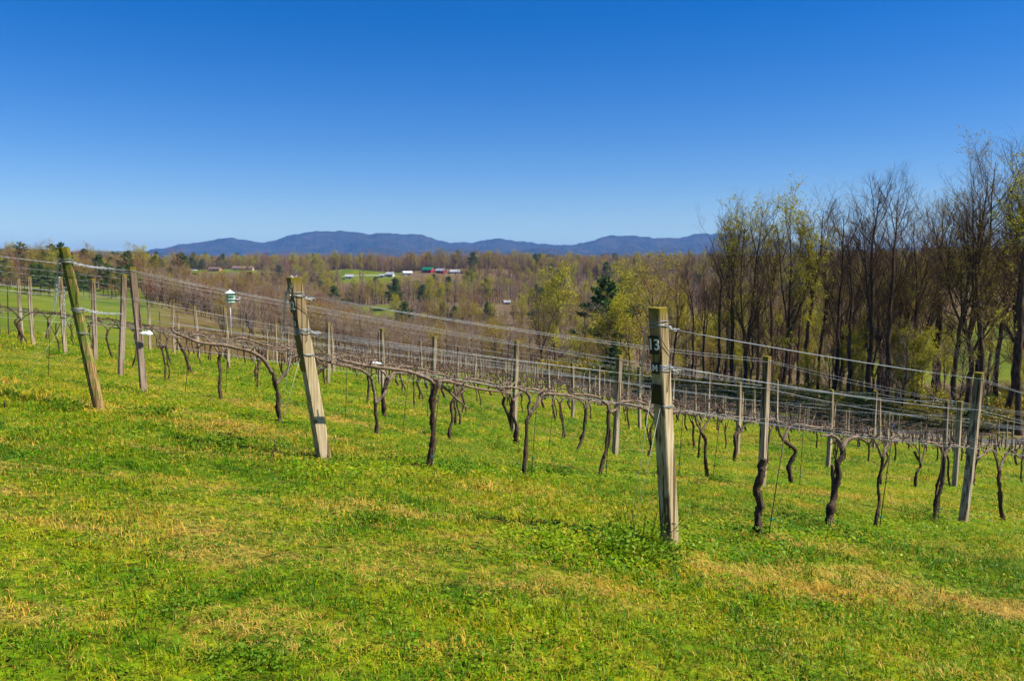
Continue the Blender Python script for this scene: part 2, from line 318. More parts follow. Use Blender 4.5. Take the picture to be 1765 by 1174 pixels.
# ---------------------------------------------------------------- ground sheet
def zone(x, y):
    """(litter, pasture, rough) weights beyond the vineyard"""
    u = x/np.maximum(y, 1e-3); d = y
    droad = np.full(x.shape, 1e9)
    side = (ROADP[:,0][None] if False else None)
    t = x*DV[0]+y*DV[1]; c = x*NV[0]+y*NV[1]
    wob = _wav(x, y, .035, 9)
    beyond = _ss(76, 80, t+wob*1.0)                                   # past the foot of the rows
    edge = _ss(0, 6, np.maximum(c-38-np.maximum(t-4, 0)*1.28, c-80)+wob*1.5)   # past the upper rows
    out = np.maximum(beyond, edge)*(y > 20)
    pasture = np.zeros_like(x)
    pasture = np.maximum(pasture, (_ss(-.42, -.48, u+wob*.02)*_ss(70, 90, d)*_ss(330, 290, d)))
    pasture = np.maximum(pasture, _ss(-.22, -.20, u+wob*.01)*_ss(-.13, -.16, u)*_ss(340, 355, d+wob*12)*_ss(450, 420, d+wob*12))
    pasture = np.maximum(pasture, _ss(-.235, -.215, u)*_ss(-.13, -.15, u)*_ss(715, 730, d)*_ss(800, 780, d))
    pasture = np.maximum(pasture, _ss(-.46, -.43, u)*_ss(-.29, -.32, u)*_ss(745, 765, d+wob*10)*_ss(860, 830, d))
    pasture = np.maximum(pasture, _ss(.40, .52, u+wob*.05)*_ss(125, 140, d+wob*8)*_ss(230, 200, d+wob*12))
    pasture = np.maximum(pasture, _ss(-.02, .0, u)*_ss(.16, .13, u)*_ss(150, 158, d)*_ss(200, 190, d))
    rough = _ss(-.22, -.26, u)*_ss(60, 80, d)*_ss(300, 260, d+wob*20)*(1-pasture)
    litter = out*(1-pasture)*(1-rough)
    return np.stack([litter*out, pasture*out, rough*out], -1)
def sinhax(lo, hi, n, A):
    a, b = math.asinh(lo/A), math.asinh(hi/A); return A*np.sinh(np.linspace(a, b, n))
GX = sinhax(-14000, 14000, 520, 14.); GY = sinhax(-60, 14500, 460, 14.)
def build_ground():
    X, Y = np.meshgrid(GX, GY); x, y = X.ravel(), Y.ravel(); z = ground(x, y)
    n = len(GX); i = (np.arange(len(GY)-1)[:,None]*n+np.arange(n-1)[None]).ravel()
    me = mesh('ground', np.stack([x, y, z], -1), [np.stack([i, i+1, i+n+1, i+n], -1)], [M_GROUND])
    zc = zone(x, y); a = me.color_attributes.new('cover', 'FLOAT_COLOR', 'POINT')
    a.data.foreach_set('color', np.concatenate([zc, np.ones((len(zc), 1))], -1).astype(np.float32).ravel())
    return tag(link('ground', me), kind='structure')
build_ground()

def build_road():
    P = ROADP; T = np.gradient(P[:,:2], axis=0); T /= np.linalg.norm(T, axis=1)[:,None]; N = np.stack([-T[:,1], T[:,0]], -1)
    def strip(o0, o1, dz):
        a = np.c_[P[:,:2]+N*o0, P[:,2]+CAMZ+dz]; b = np.c_[P[:,:2]+N*o1, P[:,2]+CAMZ+dz]; V = np.empty((2*len(P), 3)); V[0::2] = a; V[1::2] = b
        i = np.arange(len(P)-1)*2; return V, np.stack([i, i+1, i+3, i+2], -1)
    V, F = strip(-2.6, 2.6, .02); Vs = [V]; Fs = [F]
    for o0, s in ((-2.6, -1), (2.6, 1)):                                            # verges falling away into the ground
        Va, Fa = strip(o0, o0+s*1.2, .02); Va[(1 if True else 0)::2, 2] -= .55; Vs.append(Va); Fs.append(Fa+sum(len(v) for v in Vs[:-1]))
    me = mesh('road', np.concatenate(Vs), [np.concatenate(Fs)], [M_ASPHALT]); r = tag(link('road', me), kind='structure')
    mb = MB()
    for o in (-.16, .06): V, F = strip(o, o+.1, .026); link('centre_line', mesh('centre_line', V, [F], [M_LINE]), r)
build_road()

# ---------------------------------------------------------------- mountains
def build_mountains():
    m, nt, b = mat('wooded mountain'); p = pos(nt); f = noise(nt, p, .0035, 6, .7); g = noise(nt, p, .03, 4, .7)
    c = ramp(nt, math_(nt, 'ADD', math_(nt, 'MULTIPLY', f, .6), math_(nt, 'MULTIPLY', g, .4)), [(.38, (.018,.032,.018)), (.5, (.05,.045,.03)), (.62, (.10,.07,.045))])
    nt.links.new(c, b.inputs['Base Color']); b.inputs['Roughness'].default_value = 1; b.inputs['Specular IOR Level'].default_value = 0
    bump(nt, b, noise(nt, p, .006, 6, .75), 1.0, 140)
    prof = np.array([(-500,430),(-200,440),(0,447),(150,446),(230,437),(290,428),(320,421),(350,418),(400,411),(420,413),(440,417),(470,418),(500,406),(550,399),(590,398),(615,401),(640,404),(680,403),(720,404),(745,411),(765,417),(810,419),(835,414),(860,412),(910,418),(960,422),(985,423),(1010,419),(1040,408),(1080,407),(1120,410),(1160,412),(1200,405),(1260,404),(1330,415),(1420,424),(1500,436),(1600,446),(1765,450),(2300,440)], float)
    rng = np.random.RandomState(4); az = np.linspace(-.95, .95, 900); u = np.tan(az); D = 8500.
    top = np.interp(882.5+1400*u, prof[:,0], (470-prof[:,1])/1400*D)+CAMZ
    k = np.ones(5)/5; top = np.convolve(np.pad(top, 2, 'edge'), k, 'valid')+rng.rand(len(top))*7+6*_wav(az*1000., az*0, .35, 41)+5*_wav(az*1000., az*0, .12, 42)
    s = np.linspace(0, 1, 70); V = []; 
    spur = 0*az
    for si in s:
        d = 5200+3300*si; x = u*d; base = -64+CAMZ
        prof_s = si**1.45
        ph = _wav(az*9000+si*500, az*0+si*2600, .0042, 12)*.5+_wav(az*9000-si*900, az*0+si*2600, .011, 13)*.3
        hgt = base+(top-base)*prof_s*(1+.55*ph*np.sin(math.pi*si)**.8)
        hgt = np.minimum(hgt, base+(top-base)*(.18+.82*si)) if si < 1 else top
        V.append(np.stack([x, np.full_like(x, d)+ph*200*math.sin(math.pi*si), hgt], -1))
    for j, dd in enumerate((300, 900)): V.append(np.stack([u*(D+dd), np.full_like(u, D+dd), top-(120, 420)[j]], -1))
    n = len(az); V = np.concatenate(V); i = (np.arange(len(V)//n-1)[:,None]*n+np.arange(n-1)[None]).ravel()
    tag(link('mountains', mesh('mountains', V, [np.stack([i, i+1, i+n+1, i+n], -1)], [m])), kind='structure')
build_mountains()
def build_foothills():
    m = bpy.data.materials['wooded mountain']; rng = np.random.RandomState(9); az = np.linspace(-.95, .95, 700); u = np.tan(az)
    for j, (D, amp, base_px, sd) in enumerate(((6300., 9., 436., 51), (4300., 6., 448., 55))):
        top = (470-(base_px-amp*_wav(az*1000., az*0, .011, sd)-amp*.5*_wav(az*1000., az*0, .04, sd+1)))/1400*D+CAMZ+rng.rand(len(az))*6; V = []
        for s in np.linspace(0, 1, 14): V.append(np.stack([u*(D-900+900*s), np.full_like(u, D-900+900*s), -62+(top+62)*s**1.3], -1))
        V.append(np.stack([u*(D+700), np.full_like(u, D+700), top*.2-40], -1)); n = len(az); V = np.concatenate(V); i = (np.arange(len(V)//n-1)[:,None]*n+np.arange(n-1)[None]).ravel()
        tag(link('hills', mesh('hills', V, [np.stack([i, i+1, i+n+1, i+n], -1)], [m])), kind='structure')
build_foothills()
def build_haze():
    m = bpy.data.materials.new('haze'); m.use_nodes = True; nt = m.node_tree; nt.nodes.clear(); out = nt.nodes.new('ShaderNodeOutputMaterial'); v = nt.nodes.new('ShaderNodeVolumePrincipled')
    v.inputs['Color'].default_value = (.16, .42, 1.0, 1); v.inputs['Density'].default_value = HAZE; v.inputs['Anisotropy'].default_value = 0.0; nt.links.new(v.outputs[0], out.inputs['Volume'])
    lo, hi = -76., 480.; mb = MB().box((0, 7220, (lo+hi)/2), (28400, 14900, hi-lo))
    tag(link('haze', mb.mesh('haze', [m])), 'thin blue haze over the whole valley', 'haze', kind='stuff')
HAZE = 7.0e-5
build_haze()

# ---------------------------------------------------------------- vineyard layout
NUM = ['first','second','third','fourth','fifth','sixth','seventh','eighth','ninth','tenth','eleventh','twelfth','thirteenth','fourteenth','fifteenth','sixteenth','seventeenth','eighteenth','nineteenth','twentieth','twenty-first','twenty-second','twenty-third','twenty-fourth','twenty-fifth','twenty-sixth','twenty-seventh','twenty-eighth','twenty-ninth','thirtieth']
def tc(t, c): return np.array([DV[0]*t+NV[0]*c, DV[1]*t+NV[1]*c])
def nth(i): return NUM[i] if i < len(NUM) else '%dth' % (i+1)
ROWC = [4.32, 7.6, 10.75, 13.0, 16.5, 19.6]+[19.6+3.1*k for k in range(1, 20)]
ROWC = [c for c in ROWC if c < 67]
def rowname(k):
    return ['the nearest row, of the post numbered 13', 'the second row, of the post numbered 12', 'the third row, of the round mossy end post'][k] if k < 3 else 'the %s row back' % nth(k)
FIX = {(0,11):(5.75,10.13,.28,0),(1,10):(3.61,11.54,.06,0),(1,17):(9.44,17.01,.08,0),(2,11):(1.95,15.15,.09,0),(2,18):(7.71,19.5,.05,0),(3,3):(-5.58,12.2,-.1,.0),(3,10):(.03,16.56,.09,0),(3,17):(5.71,20.31,.04,0),(4,4):(-7.31,15.06,.13,.0),(4,11):(-1.96,19.73,.1,0),(5,4):(-9.77,18.95,.02,0)}
rng = np.random.RandomState(11)
def visible(x, y, m=.09): return y > 1 and -.63-m < x/y < .63+m
rows = []      # per row: list of (x, y, lean along row, lean across, kind)
for k, c in enumerate(ROWC):
    tend = 70.5+rng.randn()*.4
    if k == 0: ps = [(1.3, 6.5, -.2, 0, 'E13')]; t = 10.9
    elif k == 1: ps = [(-2.02, 8.61, -.30, 0, 'E12')]; t = 10.3
    elif k == 2: ps = [(-5.05, 9.84, -.305, 0, 'E11')]; t = 11.0
    else: ps = []; t = 3.7 if c < 38 else 3.7+7.2*math.ceil((c-38)*.78/7.2)
    if k >= 3 and c < 38:
        t0 = 5.06-.46*(c-4.3); x, y = tc(t0, c); ps.append((x, y, -.3, 0, 'E'))
    while t < tend:
        f = [v for (kk, tt), v in FIX.items() if kk == k and abs(tt-t) < 1.2]
        if f: x, y, l, w = f[0]
        else:
            x, y = tc(t+rng.randn()*.12, c+rng.randn()*.04); l, w = rng.randn()*.05, rng.randn()*.03
            if rng.rand() < .12: l += .16
        kind = 'L'
        if not f and y > 22 and rng.rand() < .17: kind = 'S'                  # slim rusty steel post
        ps.append((x, y, l, w, kind)); t += 7.2 if k < 7 else 5.4
    x, y = tc(tend+.4, c)
    ps.append((x, y, .38, 0, 'F'))                                         # leaning end post at the foot of the row
    rows.append(ps)

def post_mesh(name, w, h, lx, ly, m, seed, round_=False, bury=.25, w2=None, cut=0.0):
    r = np.random.RandomState(seed); n = 9; k = 14 if round_ else 12; V = []
    if round_: th = np.arange(k)*2*math.pi/k; ring = np.stack([np.cos(th), np.sin(th)], -1)*w/2*(1+.04*r.randn(k)[:,None])
    else:
        b = .13*w; h2 = w/2; pts = []
        for sx, sy in ((1,1),(-1,1),(-1,-1),(1,-1)):
            cx, cy_ = sx*(h2-b), sy*((w2 or w)/2-b); a0 = math.atan2(sy, sx)
            for d in (-.7, 0, .7): pts.append((cx+b*1.15*math.cos(a0+d), cy_+b*1.15*math.sin(a0+d)))
        ring = np.array(pts)+r.randn(len(pts), 2)*.012*w
    zz = np.linspace(-bury, h, n); bow = r.randn(2)*(.012 if bury < .3 else .0); tw = r.randn()*(.04 if bury < .3 else 0)
    for z in zz:
        s = max(z, 0)/h; a = tw*s; q = ring@np.array([[math.cos(a), math.sin(a)], [-math.sin(a), math.cos(a)]])*(1-(.10 if round_ else .01)*s)
        o = np.array([lx, ly])*(z/h)+bow*math.sin(math.pi*s)
        zt = z+(cut*(q@np.array([.6,.8])) if z == zz[-1] else 0)
        V.append(np.c_[q+o, np.broadcast_to(zt, (k,))+(r.randn(k)*.002 if z == zz[-1] else 0)])
    V = np.concatenate(V); i = (np.arange(n-1)[:,None]*k); j = np.arange(k)[None]
    F = np.stack([i+j, i+(j+1)%k, i+k+(j+1)%k, i+k+j], -1).reshape(-1, 4)
    ct = len(V); V = np.vstack([V, V[-k:].mean(0)+[0, 0, .002]]); T = np.stack([(n-1)*k+np.arange(k), (n-1)*k+(np.arange(k)+1)%k, np.full(k, ct)], -1)
    me = mesh(name, V, [F, T], [m], smooth=False); return me
def wire_loops(mb, r0, z0, n, rr, seed, lx, h, squash=1.0):
    r = np.random.RandomState(seed)
    for q in range(n):
        th = np.linspace(0, 2*math.pi, 17); z = z0+r.randn()*.012; rad = r0*(1+.05*r.rand())
        sq = (np.abs(np.cos(th))**4+np.abs(np.sin(th))**4)**-.25 if squash else 1
        mb.tube(np.stack([rad*sq*np.cos(th)+lx*z/h, rad*sq*np.sin(th), z+.014*np.sin(th+r.rand()*6)], -1), rr, 5, False)
def chain(mb, A, B, link_l=.034, sag=.02):
    A, B = np.array(A, float), np.array(B, float); n = max(2, int(np.linalg.norm(B-A)/(link_l*.72)))
    d = (B-A)/np.linalg.norm(B-A); up = np.array([0,0,1.]) if abs(d[2]) < .9 else np.array([1.,0,0]); a = np.cross(d, up); a /= np.linalg.norm(a); b = np.cross(a, d)
    for i in range(n):
        s = (i+.5)/n; c = A+(B-A)*s-np.array([0,0,sag*math.sin(math.pi*s)]); o = a if i % 2 else b
        th = np.arange(9)*2*math.pi/8; mb.tube(c+np.outer(np.cos(th)*link_l*.5, d)+np.outer(np.sin(th)*link_l*.3, o), .0034, 4, False)
def text_mesh(name, s, size, m):
    cu = bpy.data.curves.new(name, 'FONT'); cu.body = s; cu.size = size; cu.extrude = .0015; cu.align_x = 'CENTER'; cu.align_y = 'CENTER'; cu.offset = size*.012
    o = bpy.data.objects.new('tmp', cu); me = bpy.data.meshes.new_from_object(o); me.name = name; me.materials.clear(); me.materials.append(m); bpy.data.objects.remove(o); bpy.data.curves.remove(cu); return me
ROT = math.atan2(DV[1], DV[0])
HP = 1.9
def end_post(kind, x, y, lean, label):
    z = gz(x, y); h = 1.97; w = {'E13': .112, 'E12': .122}.get(kind, .115)
    root = link('end_post', None, None, (x, y, z), (0, 0, ROT)); root.empty_display_size = .2; tag(root, label, 'post', 'end posts of the vine rows')
    rd = kind == 'E11'
    link('timber', post_mesh('timber', .125 if rd else w, h, lean, 0, M_ROUND if rd else M_END, hash(kind) % 1000 if False else {'E13':3,'E12':5,'E11':8}.get(kind, 21), rd, .3, cut=.05), root)
    hz = {'E13': (1.83, 1.50, 1.18), 'E12': (1.78, 1.42, 1.16), 'E11': (1.80, 1.24, .95)}.get(kind, (1.8, 1.4, 1.0))
    mb = MB(); lx = lean
    for q, zz in enumerate(hz): wire_loops(mb, .068 if rd else w/2+.008, zz, 5 if q < 2 else 2, .003, q+3, lean, h, 0 if rd else 1)
    tag(link('wire_wrap', mb.mesh('wire_wrap', [M_WIRE], True), root), kind='stuff')
    mb = MB(); L = .45 if rd else .16
    for zz in hz[:2]:
        x0 = lean*zz/h+w/2
        chain(mb, (x0, .05, zz), (x0+L, .065, zz-.17*L)); chain(mb, (x0, -.06, zz-.01), (x0+L*.7, -.065, zz-.17*L*.7-.01))
    # loose end hanging on the outer face
    x0 = lean*1.8/h-w/2-.03
    chain(mb, (x0, .062, 1.82), (x0-.02+.1*lean, .07, 1.3)); 
    if rd: chain(mb, (x0-.02, -.1, 1.62), (x0-.1, -.1, 1.22)); chain(mb, (x0+.03, -.06, 1.5), (x0+.02, -.08, 1.02))
    if kind == 'E12': chain(mb, (lean*.97-.06, -.05, 1.985), (lean*.97+.05, .06, 1.99)); chain(mb, (lean*.97-.06, -.05, 1.985), (lean*.9-w/2-.03, -.03, 1.75)); chain(mb, (lean*.97-.02, .05, 1.985), (lean*.9-w/2-.05, .04, 1.78))
    tag(link('tension_chain', mb.mesh('tension_chain', [M_CHAIN], True), root), kind='stuff')
    mb = MB(); mb.tube([(lean*.9-w/2, -.075, 1.72), (lean*.75+w/2*.6, -w/2-.012, 1.6), (lean*.62-.02, -w/2-.01, 1.3)], .003, 5); link('tie_wire', mb.mesh('tie_wire', [M_STEEL], True), root)
    if kind in ('E13', 'E12'):
        ang = math.atan2(lean, h)
        def plate(nm, zc, dz, wy, txt, size):
            p = link(nm, MB().box((0, 0, 0), (.006, wy, dz)).mesh(nm, [M_PLATE]), root, (lean*zc/h-w/2-.0095, 0, zc), (0, ang, 0))
            if txt: link('numeral' if txt.isdigit() else 'letter', text_mesh('text', txt, size, M_WHITE), p, (-.0045, 0, 0), (R(90), 0, R(-90)))
        plate('number_plate', 1.675, .15, w*.9, '13' if kind == 'E13' else '12', .125)
        plate('letter_plate', 1.49, .09, .075, 'M' if kind == 'E13' else 'D', .075)
        b0, b1 = (1.20, 1.36) if kind == 'E13' else (.98, 1.36)
        zc = (b0+b1)/2; mb = MB()
        mb.box((0, 0, 0), (.009, w*.98, b1-b0))
        link('black_band', mb.mesh('black_band', [M_PLATE]), root, (lean*zc/h-w/2-.009, 0, zc), (0, ang, 0))
    # guy wires down to a ground anchor outside the row
    mb = MB(); ax = -.62 if kind != 'E11' else -1.0
    gx_, gy_ = np.array([x, y])+DV*ax+NV*(-.12); az = gz(gx_, gy_)-z
    an = np.array([ax, -.12, az+.06])
    for zz, o in ((1.42, .03), (1.2, -.03)): link('guy_wire', MB().tube([(lean*zz/h-w/2, o, zz), an+[0, o*.4, 0]], .0016, 5).mesh('guy_wire', [M_WIRE], True), root)
    mb = MB(); th = np.arange(13)*2*math.pi/12; mb.tube(np.stack([an[0]+0*th, an[1]+.025*np.cos(th), an[2]+.03*np.sin(th)], -1), .006, 6, False); mb.tube([an+[0,0,-.03], an+[-.05,0,-.25]], .008, 6)
    link('ground_anchor', mb.mesh('ground_anchor', [M_STEEL], True), root)
    return root
POSTPROTO = {}
def line_post(x, y, l, w_, kind, label, group, near, idx):
    z = gz(x, y)
    if kind == 'S':
        mb = MB().box((0, 0, .85), (.035, .006, 2.2)).box((0, .02, .85), (.006, .04, 2.2)); m = POSTPROTO.setdefault('S', mb.mesh('steel_post', [M_STEEL]))
        o = link('steel_post', m, None, (x, y, z), (w_/HP*-1, l/HP, ROT)); return tag(o, label, 'post', group)
    if near:
        mt = M_POSTR if (x < -4 and y < 20) else M_POST
        root = link('trellis_post', None, None, (x, y, z), (0, 0, ROT)); root.empty_display_size = .2; tag(root, label, 'post', group)
        h = HP+rng.randn()*.02
        link('timber', post_mesh('timber', .088, h, l, w_, mt, idx, w2=.092, cut=.04), root)
        mb = MB()
        for hh in (1.83, 1.42, .97):
            for s in (-1, 1): mb.tube([(l*hh/h-.02, s*.05, hh-.012), (l*hh/h, s*.058, hh), (l*hh/h+.02, s*.05, hh+.012)], .003, 4)
        tag(link('staple', mb.mesh('staple', [M_WIRE], True), root), kind='stuff')
        return root
    key = idx % 5
    if key not in POSTPROTO: POSTPROTO[key] = post_mesh('line_post', .085, HP, 0, 0, M_POST if key != 2 else M_POSTR, 40+key, w2=.09)
    o = link('trellis_post', POSTPROTO[key], None, (x, y, z), (-w_/HP, l/HP, ROT), (1, 1, 1+rng.randn()*.025)); return tag(o, label, 'post', group)
SPECIAL = {(0,1): 'grey square line post leaning right, nearest post at the right edge', (1,1): 'tall grey square line post right behind the blackened vine stump',
 (3,1): 'split grey line post leaning left with white plastic wrap hanging beside it', (4,1): 'reddish grey line post leaning right behind the mossy round end post', (2,1): 'straight grey line post just left of the post numbered 13',
 (3,2): 'pale line post with yellow lichen cap left of the post numbered 13', (4,2): 'slim pale line post rising behind the thick twisted vine'}
idx = 0
for k, ps in enumerate(rows):
    nn = 0
    for (x, y, l, w_, kind) in ps:
        nn += 1
        if kind in ('E13', 'E12', 'E11'):
            end_post(kind, x, y, l, {'E13': 'square wooden end post with black plate numbered 13', 'E12': 'leaning square wooden end post with black plate numbered 12', 'E11': 'leaning round mossy green end post hung with chains at left'}[kind]); continue
        if not visible(x, y): continue
        idx += 1; near = y < 24 and kind != 'S'
        lab = SPECIAL.get((k, nn-1)) if kind == 'L' else None
        if lab is None:
            what = {'L': 'grey wooden line post', 'E': 'grey wooden end post', 'S': 'slim rusty steel post', 'F': 'slanting wooden foot post'}[kind]
            lab = '%s, %s along %s' % (what, nth(nn-1), rowname(k))
        line_post(x, y, l, w_, 'L' if kind in 'EF' else kind, lab, 'line posts of the vineyard', near, idx)

# wires: two at the top, two at mid height, one for the cordons
WN = ['front top wire', 'back top wire', 'front middle wire', 'back middle wire', 'low cordon wire']
ENDH = {'E13': (1.83, 1.50, 1.18), 'E12': (1.78, 1.42, 1.16), 'E11': (1.80, 1.24, .95)}
for k, ps in enumerate(rows):
    vis = [i for i, p in enumerate(ps) if visible(p[0], p[1], .14)]
    if not vis: continue
    i0, i1 = max(min(vis)-1, 0), min(max(vis)+1, len(ps)-1); q = ps[i0:i1+1]
    r = np.random.RandomState(300+k)
    for wi, (h0, side) in enumerate(((1.83, -1), (1.83, 1), (1.42, -1), (1.42, 1), (.97, -1))):
        if k >= 6 and wi in (1, 3): continue
        pts = []; rad = (.0023, .0023, .0021, .0018)[k] if k < 4 else .001
        for (x, y, l, w_, kind) in q:
            h = ENDH.get(kind, (1.83, 1.42, .97))[(0, 0, 1, 1, 2)[wi]]+r.randn()*.012; off = .052*side
            f = h/HP; xy = np.array([x, y])+DV*(l*f)+NV*(w_*f+off); pts.append((xy[0], xy[1], gz(x, y)+h))
        full = [pts[0]]
        for a, b in zip(pts[:-1], pts[1:]):
            a, b = np.array(a), np.array(b); sag = (.02+.05*r.rand())*(np.linalg.norm(b-a)/7.2)
            for s in (.17, .34, .5, .66, .83): 
                pnt = a+(b-a)*s; pnt[2] -= sag*4*s*(1-s); full.append(tuple(pnt))
            full.append(tuple(b))
        o = np.array(full[0]); me = MB().tube(np.array(full)-o, rad, 4).mesh('trellis_wire', [M_WIRE], True)
        lab = '%s strung along %s' % (WN[wi] if k < 6 else WN[wi].replace('front ', ''), rowname(k))
        tag(link('trellis_wire', me, None, o), lab, 'wire', 'trellis wires')

# ---------------------------------------------------------------- vines
def gnarl(P, r, rg, k=9, amp=.34, n=7):
    P = smooth_poly(np.array(P, float), n); m = len(P); wig = np.minimum(np.arange(m)/n, 1)[:,None]*np.stack([_wav(np.arange(m)*4./n, np.zeros(m), .8, rg.randint(9999)) for _ in range(3)], -1)*[.012,.012,.009]; P = P+wig; r = np.interp(np.linspace(0, 1, m), np.linspace(0, 1, len(r)), r)
    rr = r*(1+amp*.55*_wav(np.arange(m)*4./n, np.zeros(m), 2.2, rg.randint(9999))*.7); V, F, C = tube(P, np.abs(rr)+.002, k)
    V = V.reshape(m, k, 3); c = P[:,None]; V = c+(V-c)*(1+amp*.8*rg.randn(m, k)[...,None]*.5+.25*amp*np.cos(np.arange(k)*2+rg.rand()*6)[None,:,None]); return V.reshape(-1, 3), F, C, P, rr
def addg(mb, P, r, rg, **kw):
    V, F, C, Q, rr = gnarl(P, r, rg, **kw); mb.add(V, F); kk = len(C[0]); mb.F.setdefault(kk, []).append(np.array(C)+mb.n-len(V)); mb.M.setdefault(kk, []).append(np.zeros(2, int)); return Q, rr
def spurs(mb, Q, rg, n, L=.09, r=.007):
    for _ in range(n):
        i = rg.randint(1, len(Q)-1); p = Q[i]; d = np.array([rg.randn()*.5, rg.randn()*.5, 1.0 if rg.rand() < .85 else -.6]); d /= np.linalg.norm(d); l = L*(.5+rg.rand())
        b = p+d*l*.55; e = b+(d+rg.randn(3)*.55)*l*.55; mb.tube([p-d*.004, p+d*l*.2, b, e], [r*1.7, r*1.25, r, r*.75], 5)
def vine_meshes(seed, spec=None, sparse=False):
    """local x runs along the row; returns {part: mesh list}"""
    rg = np.random.RandomState(seed); H = .97; parts = []
    if spec is None:
        r0 = rg.choice([.016, .02, .025, .03, .036]); le = rg.randn()*.10; lean = rg.randn()*.12; style = rg.choice(['single', 'single', 'double', 'fork'])
        fh = H*(.70+.18*rg.rand()); top = np.array([lean+le, rg.randn()*.02, fh])
        tr = [[(0,0,-.08), (.02*rg.randn(), 0, .06), (lean*.3+rg.randn()*.035, rg.randn()*.02, .3), (lean*.7+rg.randn()*.045, rg.randn()*.025, .58), tuple(top)]]; trr = [[r0*1.5, r0*1.3, r0, r0*.95, r0*.95]]
        if style == 'double': tr.append([(.05,.02,-.08), (.07+.04*rg.rand(), .02, .12), (lean*.4+.07, .02, .35), (lean*.8+.05, .01, .6), tuple(top+[.03,0,.03])]); trr[0] = [x*.75 for x in trr[0]]; trr.append([r0*.9, r0*.75, r0*.6, r0*.6, r0*.55])
        if style == 'fork': tr[0][3] = tuple(np.array(tr[0][3])*[1,1,.85])
        co = []
        for s in (-1, 1):
            if rg.rand() < .06: continue
            L = .55+.42*rg.rand(); st = top if style != 'fork' else np.array(tr[0][3])
            p1 = st+np.array([s*.12, 0, .55*(H-st[2])]); co.append(([tuple(st-[0,0,.03]), tuple(p1), (top[0]+s*.32, rg.randn()*.02, H+.02+.03*rg.randn()), (top[0]+s*(.32+L*.5), rg.randn()*.02, H+.03*rg.randn()), (top[0]+s*(.32+L), rg.randn()*.02, H+.035*rg.randn())], [r0*.7, r0*.55, .5*r0+.003, .38*r0+.003, .25*r0+.003]))
        ns = rg.randint(5, 9)
    else: tr, trr, co, ns = spec
    mb = MB()
    shear = lambda m_: [v.__setitem__((slice(None), 2), v[:,2]-.165*v[:,0]) for v in m_.V]        # arms follow the fall of the row
    for P, r in zip(tr, trr): addg(mb, P, [q*(.64 if spec else .9) for q in r], rg)
    shear(mb); parts.append(('trunk', mb.mesh('trunk', [M_VINE], True)))
    for P, r in co:
        mb = MB(); Q, rr = addg(mb, P, [q*(.72 if spec or sparse else .9) for q in r], rg, k=6, amp=.24, n=3 if sparse else 6); spurs(mb, Q[len(Q)//4:], rg, 2 if sparse else ns+3); shear(mb); parts.append(('cordon', mb.mesh('cordon', [M_VINE if sparse else M_CORD], True)))
    return parts
H_ = .97
